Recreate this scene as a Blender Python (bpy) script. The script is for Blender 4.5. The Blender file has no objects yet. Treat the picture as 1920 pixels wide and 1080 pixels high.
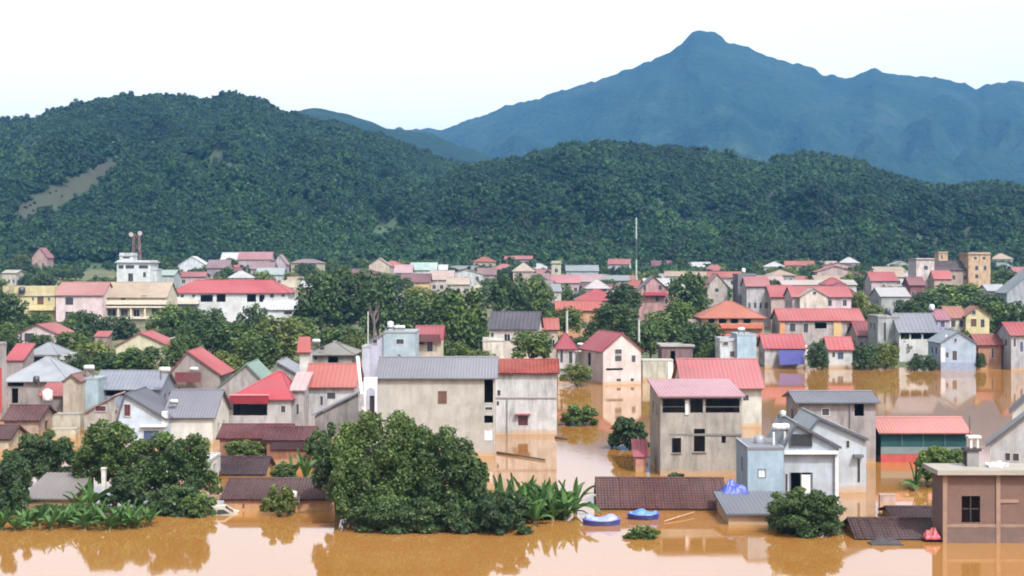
import bpy, math, random
import numpy as np
from mathutils import Vector, Matrix, noise as mnoise

R = math.radians
random.seed(7)
rng = np.random.default_rng(7)
sc = bpy.context.scene
col = sc.collection

# ------------------------------------------------------------------ camera, sky, sun, exposure
F, HY, CH = 2800.0, 491.0, 19.0          # focal length in photo pixels, horizon row, eye height above the flood
cam_d = bpy.data.cameras.new('camera')
cam = bpy.data.objects.new('camera', cam_d); col.objects.link(cam)
cam.location = (0, 0, CH); cam.rotation_euler = (R(90), 0, 0)
cam_d.sensor_width = 36; cam_d.lens = 36 * F / 1920
cam_d.shift_y = -(540 - HY) / 1920
cam_d.clip_start = 0.5; cam_d.clip_end = 20000
sc.camera = cam

SUN_EL, SUN_AZ = 52, 148                 # azimuth clockwise from +Y: behind the camera, to its right
world = bpy.data.worlds.new('World'); sc.world = world; world.use_nodes = True
nt = world.node_tree; nt.nodes.clear()
sky = nt.nodes.new('ShaderNodeTexSky'); sky.sky_type = 'NISHITA'; sky.sun_disc = False
sky.sun_elevation = R(SUN_EL); sky.sun_rotation = R(SUN_AZ)
sky.air_density = 1.0; sky.dust_density = 4.0; sky.ozone_density = 1.0; sky.altitude = 0
# thin high cloud veil: pulls the blue towards white all over the sky
hsv = nt.nodes.new('ShaderNodeHueSaturation'); hsv.inputs['Saturation'].default_value = 0.0
hsv.inputs['Value'].default_value = 1.0
bg = nt.nodes.new('ShaderNodeBackground'); bg.inputs['Strength'].default_value = 0.15
wo = nt.nodes.new('ShaderNodeOutputWorld')
nt.links.new(sky.outputs[0], hsv.inputs['Color']); nt.links.new(hsv.outputs[0], bg.inputs['Color'])
nt.links.new(bg.outputs[0], wo.inputs['Surface'])

sun_d = bpy.data.lights.new('sun', 'SUN'); sun_d.energy = 2.0; sun_d.angle = R(0.8); sun_d.color = (1, 0.965, 0.91)
sun = bpy.data.objects.new('sun', sun_d); col.objects.link(sun)
sdir = Vector((math.sin(R(SUN_AZ)) * math.cos(R(SUN_EL)), math.cos(R(SUN_AZ)) * math.cos(R(SUN_EL)), math.sin(R(SUN_EL))))
sun.rotation_euler = sdir.to_track_quat('Z', 'Y').to_euler(); sun.location = sdir * 400

vs = sc.view_settings
vs.view_transform = 'Standard'; vs.look = 'None'; vs.gamma = 1; vs.exposure = 1.36; vs.use_curve_mapping = False
cy = sc.cycles
cy.max_bounces = 6; cy.diffuse_bounces = 2; cy.glossy_bounces = 2; cy.transmission_bounces = 2; cy.transparent_max_bounces = 4
cy.use_denoising = True; cy.filter_width = 1.9
try: cy.denoiser = 'OPENIMAGEDENOISE'
except Exception: pass
cy.caustics_reflective = False; cy.caustics_refractive = False
cy.sample_clamp_indirect = 6

# ------------------------------------------------------------------ helpers
def WD(y): return F * CH / (y - HY)                    # distance of a point of the flood seen on row y
def X(px, D): return (px - 960) / F * D
def Z(py, D): return CH - (py - HY) / F * D
def smooth(a, b, x):
    t = min(1, max(0, (x - a) / (b - a))); return t * t * (3 - 2 * t)
def lin(c):
    return tuple((v / 255 / 12.92 if v / 255 <= .04045 else ((v / 255 + .055) / 1.055) ** 2.4) for v in c)

def tag(o, label=None, cat=None, group=None, kind=None):
    if label: o['label'] = label
    if cat: o['category'] = cat
    if group: o['group'] = group
    if kind: o['kind'] = kind
    return o
def empty(name, M):
    o = bpy.data.objects.new(name, None); o.empty_display_size = .5; col.objects.link(o); o.matrix_world = M
    ROOT[o.name] = M.copy(); return o
ROOT = {}
def link(name, me, parent=None, M=None):
    o = bpy.data.objects.new(name, me); col.objects.link(o)
    if parent is not None: o.parent = parent
    if M is not None: o.matrix_local = M
    return o

class MB:
    def __init__(s): s.v = []; s.f = []
    def quad(s, *p):
        n = len(s.v); s.v += [tuple(q) for q in p]; s.f.append(tuple(range(n, n + len(p))))
    def box(s, x0, x1, y0, y1, z0, z1):
        n = len(s.v)
        s.v += [(x0, y0, z0), (x1, y0, z0), (x1, y1, z0), (x0, y1, z0), (x0, y0, z1), (x1, y0, z1), (x1, y1, z1), (x0, y1, z1)]
        s.f += [tuple(n + i for i in q) for q in ((0, 3, 2, 1), (4, 5, 6, 7), (0, 1, 5, 4), (1, 2, 6, 5), (2, 3, 7, 6), (3, 0, 4, 7))]
    def tube(s, pts, rad, n=8, cap=True):
        pts = [Vector(p) for p in pts]; base = len(s.v)
        for i, p in enumerate(pts):
            t = (pts[min(i + 1, len(pts) - 1)] - pts[max(i - 1, 0)]).normalized()
            a = t.orthogonal().normalized() if abs(t.z) < .99 else Vector((1, 0, 0)); b = t.cross(a).normalized()
            if abs(t.z) < .99: a = Vector((0, 0, 1)).cross(t).normalized(); b = t.cross(a)
            for k in range(n):
                q = 2 * math.pi * k / n; s.v.append(tuple(p + rad[i] * (math.cos(q) * a + math.sin(q) * b)))
        for i in range(len(pts) - 1):
            for k in range(n):
                k2 = (k + 1) % n
                s.f.append((base + i * n + k, base + i * n + k2, base + (i + 1) * n + k2, base + (i + 1) * n + k))
        if cap:
            s.f.append(tuple(base + k for k in reversed(range(n)))); e = base + (len(pts) - 1) * n
            s.f.append(tuple(e + k for k in range(n)))
    def bar(s, p, q, r, n=6): s.tube([p, q], [r, r], n)
    def slab(s, a, b, c, d, th, wave=0, pitch=.3, tile=False, seed=0):
        """roof plane: a-b the eave, d-c the ridge edge; optional real corrugation or overlapping tile courses"""
        a, b, c, d = (Vector(p) for p in (a, b, c, d))
        n = (b - a).cross(d - a).normalized()
        if n.z < 0: n = -n
        nu = max(1, int((b - a).length / pitch)) * 4 if wave else 1
        nr = max(1, int((d - a).length / .34)) if tile else 1
        base = len(s.v); rows = []
        for j in range(nr):
            for e in (0, 1):
                vv = (j + e) / nr; rows.append((vv, (.035 if tile and e == 0 else 0)))
        if not tile: rows = [(0, 0), (1, 0)]
        rr = random.Random(seed)
        sag = [rr.uniform(-.02, .02) if tile else 0 for _ in range(nu // 4 + 2)]
        for vv, lift in rows:
            for i in range(nu + 1):
                u = i / nu; p = (a.lerp(b, u)).lerp(d.lerp(c, u), vv)
                w = wave * math.cos(math.pi * 2 * i / 4) if wave else 0
                s.v.append(tuple(p + n * (w + lift + sag[i // 4] + th)))
        for j in range(len(rows) - 1):
            for i in range(nu):
                q = base + j * (nu + 1) + i; s.f.append((q, q + 1, q + nu + 2, q + nu + 1))
        lo = -n * .0
        A, B, C_, D_ = (p + lo for p in (a, b, c, d)); t = n * (th - wave * .9)
        s.quad(A, D_, C_, B)
        for p, q in ((A, B), (B, C_), (C_, D_), (D_, A)): s.quad(p, q, q + t, p + t)
    def mesh(s, name, mat):
        me = bpy.data.meshes.new(name); me.from_pydata(s.v, [], s.f)
        if mat: me.materials.append(mat)
        me.update(); return me
    def build(s, name, mat, parent=None, M=None): return link(name, s.mesh(name, mat), parent, M)

# ------------------------------------------------------------------ materials
MATS = {}
def newmat(key):
    m = bpy.data.materials.new(key); m.use_nodes = True; t = m.node_tree
    return m, t, t.nodes['Principled BSDF']
def nd(t, kind, **kw):
    n = t.nodes.new(kind)
    for k, v in kw.items():
        if k in n.inputs: n.inputs[k].default_value = v
        else: setattr(n, k, v)
    return n
def ramp(t, fac, stops):
    r = t.nodes.new('ShaderNodeValToRGB'); e = r.color_ramp.elements
    while len(e) < len(stops): e.new(.5)
    for i, (p, c) in enumerate(stops): e[i].position = p; e[i].color = (*c, 1)
    t.links.new(fac, r.inputs[0]); return r.outputs[0]
def mixc(t, fac, a, b, mode='MIX'):
    m = t.nodes.new('ShaderNodeMix'); m.data_type = 'RGBA'; m.blend_type = mode
    for s, v in ((m.inputs[0], fac), (m.inputs[6], a), (m.inputs[7], b)):
        if hasattr(v, 'links'): t.links.new(v, s)
        elif isinstance(v, tuple): s.default_value = (*v[:3], 1)
        else: s.default_value = v
    return m.outputs[2]
def sc3(c, k): return tuple(min(1, v * k) for v in c)

def wall(rgb, grime=.5):
    """painted render: blotches, vertical rain streaks, fine grain"""
    key = ('wall', rgb, grime)
    if key in MATS: return MATS[key]
    m, t, p = newmat('wall_paint'); c = sc3(tuple(v * q for v, q in zip(lin(rgb), (.555, .575, .60))), 1)
    tc = nd(t, 'ShaderNodeNewGeometry'); mp = nd(t, 'ShaderNodeMapping'); mp.inputs['Scale'].default_value = (1.3, 1.3, .30)
    t.links.new(tc.outputs['Position'], mp.inputs[0])
    st = nd(t, 'ShaderNodeTexNoise', Scale=1.0, Detail=5.0, Roughness=.65); t.links.new(mp.outputs[0], st.inputs['Vector'])
    bl = nd(t, 'ShaderNodeTexNoise', Scale=.55, Detail=6.0, Roughness=.6); t.links.new(tc.outputs['Position'], bl.inputs['Vector'])
    f1 = ramp(t, st.outputs[0], [(.44, (0, 0, 0)), (.76, (1, 1, 1))])
    f2 = ramp(t, bl.outputs[0], [(.40, (0, 0, 0)), (.70, (1, 1, 1))])
    dirt = tuple(v * k for v, k in zip(c, (.42, .41, .39)))
    fs = nd(t, 'ShaderNodeTexNoise', Scale=4.5, Detail=6.0, Roughness=.75); t.links.new(tc.outputs['Position'], fs.inputs['Vector'])
    a = mixc(t, f2, c, tuple(v * q for v, q in zip(c, (.74, .73, .70))))
    a = mixc(t, ramp(t, fs.outputs[0], [(.52, (0, 0, 0)), (.74, (.6, .6, .6))]), a, sc3(c, .55))
    k = t.nodes.new('ShaderNodeMath'); k.operation = 'MULTIPLY'; k.inputs[1].default_value = min(1, grime * 1.2 + .08)
    t.links.new(f1, k.inputs[0]); b = mixc(t, k.outputs[0], a, dirt)
    # dried mud left by the falling flood, just above the water
    sz = t.nodes.new('ShaderNodeSeparateXYZ'); t.links.new(tc.outputs['Position'], sz.inputs[0])
    ad = t.nodes.new('ShaderNodeMath'); ad.operation = 'ADD'; t.links.new(sz.outputs[2], ad.inputs[0]); t.links.new(bl.outputs[0], ad.inputs[1])
    mud = ramp(t, ad.outputs[0], [(.50, (.75, .75, .75)), (1.25, (.38, .38, .38)), (1.32, (0, 0, 0))])
    t.links.new(mixc(t, mud, b, (.33, .21, .11)), p.inputs['Base Color'])
    p.inputs['Roughness'].default_value = .85; p.inputs['Specular IOR Level'].default_value = .25
    MATS[key] = m; return m

def brickwall(rgb):
    m, t, p = newmat('rough_brick'); c = sc3(lin(rgb), .5); g = nd(t, 'ShaderNodeNewGeometry')
    sx = t.nodes.new('ShaderNodeSeparateXYZ'); t.links.new(g.outputs['Position'], sx.inputs[0]); ad = t.nodes.new('ShaderNodeMath'); ad.operation = 'ADD'
    t.links.new(sx.outputs[0], ad.inputs[0]); t.links.new(sx.outputs[1], ad.inputs[1]); cb = t.nodes.new('ShaderNodeCombineXYZ'); t.links.new(ad.outputs[0], cb.inputs[0]); t.links.new(sx.outputs[2], cb.inputs[1])
    br = nd(t, 'ShaderNodeTexBrick', Scale=4.6); br.inputs['Color1'].default_value = (*c, 1); br.inputs['Color2'].default_value = (*tuple(v * k for v, k in zip(c, (.62, .55, .55))), 1); br.inputs['Mortar'].default_value = (.22, .17, .14, 1); br.inputs['Mortar Size'].default_value = .025
    t.links.new(cb.outputs[0], br.inputs['Vector'])
    n1 = nd(t, 'ShaderNodeTexNoise', Scale=1.1, Detail=7.0, Roughness=.7); t.links.new(g.outputs['Position'], n1.inputs['Vector'])
    a = mixc(t, ramp(t, n1.outputs[0], [(.46, (0, 0, 0)), (.66, (.8, .8, .8))]), br.outputs[0], (.125, .076, .060))
    n2 = nd(t, 'ShaderNodeTexNoise', Scale=.5, Detail=5.0); t.links.new(g.outputs['Position'], n2.inputs['Vector'])
    t.links.new(mixc(t, ramp(t, n2.outputs[0], [(.5, (0, 0, 0)), (.7, (.7, .7, .7))]), a, (.09, .06, .05)), p.inputs['Base Color'])
    bp = nd(t, 'ShaderNodeBump', Strength=.5, Distance=.02); t.links.new(br.outputs[1], bp.inputs['Height']); t.links.new(bp.outputs[0], p.inputs['Normal'])
    p.inputs['Roughness'].default_value = .95; return m

def roofm(rgb, kind='metal'):
    key = ('roof', rgb, kind)
    if key in MATS: return MATS[key]
    m, t, p = newmat('roof_' + kind); c0 = lin(rgb); lu = sum(c0) / 3; c = tuple((v * .88 + lu * .12) * .41 for v in c0)
    g = nd(t, 'ShaderNodeNewGeometry')
    n1 = nd(t, 'ShaderNodeTexNoise', Scale=.6, Detail=6.0, Roughness=.62); t.links.new(g.outputs['Position'], n1.inputs['Vector'])
    n2 = nd(t, 'ShaderNodeTexNoise', Scale=5.5, Detail=3.0, Roughness=.7); t.links.new(g.outputs['Position'], n2.inputs['Vector'])
    if kind == 'tile':
        a = mixc(t, ramp(t, n1.outputs[0], [(.35, (0, 0, 0)), (.7, (1, 1, 1))]), c, tuple(v * k for v, k in zip(c, (.5, .62, .68))))
        b = mixc(t, ramp(t, n2.outputs[0], [(.5, (0, 0, 0)), (.66, (.75, .75, .75))]), a, tuple(min(1, v * 1.7 + .02) for v in c))
        w = nd(t, 'ShaderNodeTexVoronoi', Scale=3.6); t.links.new(g.outputs['Position'], w.inputs['Vector'])
        b = mixc(t, .28, b, mixc(t, 1.0, b, w.outputs['Color'], 'MULTIPLY'))
        p.inputs['Roughness'].default_value = .9
    else:
        a = mixc(t, ramp(t, n1.outputs[0], [(.36, (0, 0, 0)), (.68, (1, 1, 1))]), c, tuple(v * .6 * k + .03 for v, k in zip(c, (1, 1, 1))))
        b = mixc(t, ramp(t, n2.outputs[0], [(.58, (0, 0, 0)), (.75, (.5, .5, .5))]), a, tuple(min(1, v * .6 + .02) for v in c))
        p.inputs['Roughness'].default_value = .55
    n3 = nd(t, 'ShaderNodeTexNoise', Scale=.13, Detail=2.0); t.links.new(g.outputs['Position'], n3.inputs['Vector'])
    b = mixc(t, ramp(t, n3.outputs[0], [(.35, (0, 0, 0)), (.65, (.55, .55, .55))]), b, tuple(min(1, v * .9 + .05) for v in c))
    p.inputs['Specular IOR Level'].default_value = .3
    t.links.new(b, p.inputs['Base Color']); MATS[key] = m; return m

def plain(name, rgb, rough=.6, metal=0.0, k=.60):
    key = (name, rgb, rough, metal)
    if key in MATS: return MATS[key]
    m, t, p = newmat(name); c = sc3(lin(rgb), k)
    g = nd(t, 'ShaderNodeNewGeometry'); n1 = nd(t, 'ShaderNodeTexNoise', Scale=1.7, Detail=5.0, Roughness=.6)
    t.links.new(g.outputs['Position'], n1.inputs['Vector'])
    t.links.new(mixc(t, ramp(t, n1.outputs[0], [(.4, (0, 0, 0)), (.75, (1, 1, 1))]), c, sc3(c, .72)), p.inputs['Base Color'])
    p.inputs['Roughness'].default_value = rough; p.inputs['Metallic'].default_value = metal
    MATS[key] = m; return m

def leafmat(name, dark, light, dry=None, perobj=.38, patch=0):
    m, t, p = newmat(name)
    at = nd(t, 'ShaderNodeAttribute', attribute_name='tint'); oi = nd(t, 'ShaderNodeObjectInfo')
    fac = at.outputs['Fac']
    if perobj:
        a = t.nodes.new('ShaderNodeMath'); a.operation = 'MULTIPLY_ADD'; a.inputs[1].default_value = perobj; a.inputs[2].default_value = -perobj / 2
        t.links.new(oi.outputs['Random'], a.inputs[0])
        b = t.nodes.new('ShaderNodeMath'); b.operation = 'ADD'; t.links.new(a.outputs[0], b.inputs[0]); t.links.new(fac, b.inputs[1]); fac = b.outputs[0]
    if patch:
        g = nd(t, 'ShaderNodeNewGeometry'); n1 = nd(t, 'ShaderNodeTexNoise', Scale=patch, Detail=3.0); t.links.new(g.outputs['Position'], n1.inputs['Vector'])
        a = t.nodes.new('ShaderNodeMath'); a.operation = 'MULTIPLY_ADD'; a.inputs[1].default_value = 1.5; a.inputs[2].default_value = -.75
        t.links.new(n1.outputs[0], a.inputs[0])
        b = t.nodes.new('ShaderNodeMath'); b.operation = 'ADD'; t.links.new(a.outputs[0], b.inputs[0]); t.links.new(fac, b.inputs[1]); fac = b.outputs[0]
    mid = tuple((u + v) / 2 for u, v in zip(dark, light))
    stops = [(0, dark), (.55, mid), (.93, light)] + ([(1.0, dry)] if dry else [])
    c = ramp(t, fac, stops)
    t.links.new(c, p.inputs['Base Color']); p.inputs['Roughness'].default_value = .55; p.inputs['Specular IOR Level'].default_value = .25
    tr = nd(t, 'ShaderNodeBsdfTranslucent'); t.links.new(c, tr.inputs['Color'])
    mx = t.nodes.new('ShaderNodeMixShader'); mx.inputs[0].default_value = .22
    t.links.new(p.outputs[0], mx.inputs[1]); t.links.new(tr.outputs[0], mx.inputs[2])
    t.links.new(mx.outputs[0], t.nodes['Material Output'].inputs['Surface'])
    return m
LEAF = leafmat('broad_leaf', (.024, .046, .014), (.115, .172, .036), (.2, .2, .06))
LEAF_D = leafmat('dark_leaf', (.018, .036, .015), (.072, .118, .032), (.12, .14, .05))
LEAF_Y = leafmat('yellowish_leaf', (.045, .065, .016), (.16, .19, .04), (.22, .2, .06))
LEAF_F = leafmat('forest_leaf', (.005, .017, .009), (.036, .092, .022), (.07, .105, .03), .40, .009)
LEAF_B = leafmat('banana_leaf', (.022, .06, .016), (.085, .165, .04), (.2, .19, .06))
BARK = plain('bark', (105, 92, 78), .95)
GLASS, _t, _p = newmat('window_glass'); _p.inputs['Base Color'].default_value = (.018, .02, .026, 1); _p.inputs['Roughness'].default_value = .12
VOID = plain('dark_room', (38, 34, 36), .9)
def frame(rgb): return plain('frame_paint', rgb, .5)

# ------------------------------------------------------------------ the setting: ground, flood water, hills
def ground_z(x, y):
    shore = 262 - 38 * smooth(-15, -75, x)
    z = -3.0 + 3.6 * smooth(shore - 22, shore + 14, y)
    z += 2.6 * smooth(shore + 10, 390, y) + 4.2 * smooth(390, 520, y) + 8.0 * smooth(510, 760, y)
    z += 4.5 * math.exp(-((x - 143) / 42) ** 2 - ((y - 485) / 60) ** 2)
    return z
GROUND, t, p = newmat('ground_soil')
g = nd(t, 'ShaderNodeNewGeometry'); n1 = nd(t, 'ShaderNodeTexNoise', Scale=.05, Detail=8.0, Roughness=.65); t.links.new(g.outputs['Position'], n1.inputs['Vector'])
n2 = nd(t, 'ShaderNodeTexNoise', Scale=.7, Detail=5.0); t.links.new(g.outputs['Position'], n2.inputs['Vector'])
gc = ramp(t, n1.outputs[0], [(.36, (.05, .075, .028)), (.5, (.085, .10, .038)), (.62, (.16, .115, .065)), (.75, (.2, .15, .10))])
t.links.new(mixc(t, n2.outputs[0], gc, mixc(t, 1.0, gc, (.55, .55, .5), 'MULTIPLY')), p.inputs['Base Color']); p.inputs['Roughness'].default_value = .95

def grid_mesh(name, xs, ys, fz, mat):
    v = [(x, y, fz(x, y)) for y in ys for x in xs]; n = len(xs)
    f = [(j * n + i, j * n + i + 1, (j + 1) * n + i + 1, (j + 1) * n + i) for j in range(len(ys) - 1) for i in range(n - 1)]
    me = bpy.data.meshes.new(name); me.from_pydata(v, [], f); me.materials.append(mat)
    for q in me.polygons: q.use_smooth = True
    return me
xs = [-2900, -2400, -1600, -1000, -600, -400] + list(range(-320, 321, 16)) + [400, 600, 1000, 1600, 2400, 2900]
ys = [-110, -60, 0, 60, 120, 160, 190] + list(range(205, 560, 12)) + [600, 650, 700, 760, 850, 1000, 1400, 2200, 3200, 4000, 4750]
tag(link('ground', grid_mesh('ground', xs, ys, ground_z, GROUND)), kind='structure')

WATER, t, p = newmat('flood_water')
g = nd(t, 'ShaderNodeNewGeometry')
n1 = nd(t, 'ShaderNodeTexNoise', Scale=.035, Detail=4.0); t.links.new(g.outputs['Position'], n1.inputs['Vector'])
t.links.new(ramp(t, n1.outputs[0], [(.35, (.235, .108, .024)), (.65, (.275, .132, .038))]), p.inputs['Base Color'])
p.inputs['Roughness'].default_value = .045; p.inputs['IOR'].default_value = 2.8; p.inputs['Specular IOR Level'].default_value = .5
mp = nd(t, 'ShaderNodeMapping'); mp.inputs['Scale'].default_value = (.9, .9, .9); t.links.new(g.outputs['Position'], mp.inputs[0])
n2 = nd(t, 'ShaderNodeTexNoise', Scale=.8, Detail=3.0, Roughness=.5); t.links.new(mp.outputs[0], n2.inputs['Vector'])
n3 = nd(t, 'ShaderNodeTexNoise', Scale=.02, Detail=2.0); t.links.new(g.outputs['Position'], n3.inputs['Vector'])
bs = t.nodes.new('ShaderNodeMath'); bs.operation = 'MULTIPLY'; bs.inputs[1].default_value = .065; t.links.new(n3.outputs[0], bs.inputs[0])
bp = nd(t, 'ShaderNodeBump', Distance=.06); t.links.new(n2.outputs[0], bp.inputs['Height']); t.links.new(bs.outputs[0], bp.inputs['Strength'])
t.links.new(bp.outputs[0], p.inputs['Normal'])
mb = MB(); mb.quad((-900, -100, 0), (900, -100, 0), (900, 420, 0), (-900, 420, 0))
tag(mb.build('water', WATER), kind='structure')

def interp(prof, px):
    if px <= prof[0][0]: return prof[0][1]
    for (a, ya), (b, yb) in zip(prof, prof[1:]):
        if px <= b:
            t = (px - a) / (b - a); t = t * t * (3 - 2 * t) * .5 + t * .5; return ya + (yb - ya) * t
    return prof[-1][1]
def fbm(x, y, s, o=4): return mnoise.fractal(Vector((x * s, y * s, 3.1)), 1.0, 2.0, o)
HILLS = {
 'near_left': dict(Df=740, Dr=1320, trees=7, rough=17, prof=[(-900, 330), (-500, 285), (-250, 245), (0, 222), (60, 222), (110, 202), (200, 182), (330, 174), (400, 182), (440, 170), (480, 180), (540, 208), (620, 225), (700, 250), (800, 282), (880, 305), (960, 350), (1060, 410), (1200, 452)]),
 'near_right': dict(Df=690, Dr=1060, trees=7, rough=14, prof=[(560, 478), (660, 450), (740, 400), (810, 340), (880, 305), (960, 292), (1050, 268), (1120, 262), (1200, 266), (1300, 275), (1360, 290), (1430, 300), (1520, 282), (1600, 292), (1680, 330), (1760, 342), (1850, 340), (1950, 345), (2200, 360), (2500, 330), (2850, 370)]),
 'mid': dict(Df=1500, Dr=2500, trees=0, rough=14, prof=[(-900, 300), (0, 290), (350, 250), (520, 214), (590, 203), (640, 211), (740, 243), (800, 248), (870, 275), (1000, 330), (1300, 400)]),
 'mountain': dict(Df=2500, Dr=4200, trees=0, rough=55, prof=[(-900, 300), (0, 310), (500, 268), (700, 252), (760, 241), (830, 243), (880, 224), (960, 196), (1060, 168), (1150, 141), (1210, 118), (1250, 101), (1275, 86), (1295, 63), (1312, 56), (1340, 62), (1370, 80), (1400, 88), (1440, 106), (1500, 121), (1550, 140), (1590, 149), (1612, 138), (1640, 127), (1670, 138), (1700, 143), (1760, 145), (1800, 155), (1832, 167), (1850, 157), (1880, 153), (1920, 153), (2050, 190), (2300, 175), (2850, 260)]),
}
def hill_pt(h, px, t):
    """point of a hill slope: px gives the bearing, t runs from the foot (0) over the ridge (1) to the back"""
    D = h['Df'] + (h['Dr'] - h['Df']) * t
    Dr = h['Dr']; zr = Z(interp(h['prof'], px), Dr) - h['trees']
    zf = ground_z(X(px, h['Df']), h['Df']) - 2
    x = X(px, D)
    if t <= 1: s = t ** .92
    else: s = 1 - ((t - 1) * 2.2) ** 1.4
    n = fbm(x / h['rough'], D / h['rough'], .055, 4) * h['rough']
    spur = fbm(px + 170 * t, 900 * t, .008, 3) * h['rough'] * 1.8 * math.sin(math.pi * min(t, 1)) 
    k = math.sin(math.pi * min(1, max(0, t))) if t < 1 else 0.0
    fine = fbm(px * 1.0, h['Dr'], .045, 5) * h['rough'] * (.09 if h['trees'] else .16) * smooth(.72, 1, t)
    z = zf + (zr - zf) * s + (n + spur) * k + fine
    return x, D, z
def bare_at(px, py, low=0):
    """grassy clearings on the left hill: rows and columns of the photo they were measured on"""
    b = 0
    t = (px - 25) / 200
    if 0 <= t <= 1:
        yc = 405 - 105 * t; wd = 5 + 12 * math.sin(math.pi * min(1, t * .8 + .12))
        b = max(b, smooth(1.25, .8, abs(py - yc - 4 - low) / (wd + low)))
    b = max(b, smooth(1.2, .75, math.hypot((px - 728) / 38, (py - 447) / 32)))
    b = max(b, .9 * smooth(1.2, .75, math.hypot((px - 130) / 150, (py - 512) / 22)))
    return b
SLOPE, t, p = newmat('hill_soil')
at = nd(t, 'ShaderNodeAttribute', attribute_name='kindmix'); g = nd(t, 'ShaderNodeNewGeometry')
n1 = nd(t, 'ShaderNodeTexNoise', Scale=.09, Detail=6.0); t.links.new(g.outputs['Position'], n1.inputs['Vector'])
under = ramp(t, n1.outputs[0], [(.4, (.016, .026, .014)), (.65, (.035, .05, .022))])
bare = ramp(t, at.outputs['Fac'], [(.3, (.028, .058, .020)), (.6, (.030, .031, .019))])
at2 = nd(t, 'ShaderNodeAttribute', attribute_name='bare')
t.links.new(mixc(t, at2.outputs['Fac'], under, bare), p.inputs['Base Color']); p.inputs['Roughness'].default_value = 1
FAR, t, p = newmat('far_forest')
g = nd(t, 'ShaderNodeNewGeometry'); n1 = nd(t, 'ShaderNodeTexNoise', Scale=.006, Detail=9.0, Roughness=.72); t.links.new(g.outputs['Position'], n1.inputs['Vector'])
n2 = nd(t, 'ShaderNodeTexNoise', Scale=.055, Detail=3.0); t.links.new(g.outputs['Position'], n2.inputs['Vector'])
fc = ramp(t, n1.outputs[0], [(.38, (.006, .018, .012)), (.55, (.013, .028, .017)), (.7, (.028, .042, .026))])
t.links.new(mixc(t, n2.outputs[0], mixc(t, 1.0, fc, (.5, .5, .5), 'MULTIPLY'), mixc(t, 1.0, fc, (1.5, 1.5, 1.5), 'MULTIPLY')), p.inputs['Base Color'])
bp = nd(t, 'ShaderNodeBump', Strength=1.0, Distance=14.0); t.links.new(n2.outputs[0], bp.inputs['Height']); t.links.new(bp.outputs[0], p.inputs['Normal'])
p.inputs['Roughness'].default_value = 1; p.inputs['Specular IOR Level'].default_value = .05

for key, h in HILLS.items():
    p0, p1 = h['prof'][0][0], h['prof'][-1][0]
    du = 14 if h['trees'] else 7
    pxs = np.arange(p0, p1 + 1, du); ts = np.concatenate([np.linspace(0, 1, 44 if h['trees'] else 70), np.linspace(1.03, 1.24, 6)])
    v = []; ba = []; km = []
    for t_ in ts:
        for px in pxs:
            q = hill_pt(h, px, t_); v.append(q)
            py = HY - (q[2] - CH) * F / q[1]
            ba.append(bare_at(px, py) if key == 'near_left' and t_ < 1 else 0); km.append(1 if px < 300 and py < 450 else 0)
    n = len(pxs)
    f = [(j * n + i, j * n + i + 1, (j + 1) * n + i + 1, (j + 1) * n + i) for j in range(len(ts) - 1) for i in range(n - 1)]
    me = bpy.data.meshes.new('hill'); me.from_pydata(v, [], f); me.materials.append(SLOPE if h['trees'] else FAR)
    for nm, arr in (('bare', ba), ('kindmix', km)):
        a = me.attributes.new(nm, 'FLOAT', 'POINT'); a.data.foreach_set('value', np.array(arr, dtype=np.float32))
    for q in me.polygons: q.use_smooth = True
    tag(link('mountain' if key == 'mountain' else 'hill', me), kind='structure')

# ------------------------------------------------------------------ the hazy air over the valley
HAZE = bpy.data.materials.new('hazy_air'); HAZE.use_nodes = True; t = HAZE.node_tree; t.nodes.clear()
pv = t.nodes.new('ShaderNodeVolumePrincipled'); ho = t.nodes.new('ShaderNodeOutputMaterial')
pv.inputs['Color'].default_value = (.16, .45, .94, 1); pv.inputs['Density'].default_value = .92e-4; pv.inputs['Anisotropy'].default_value = 0.0
t.links.new(pv.outputs[0], ho.inputs['Volume'])
mb = MB(); mb.box(-3000, 3000, -140, 4850, -6, 820)
tag(mb.build('haze', HAZE), kind='stuff')

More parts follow.
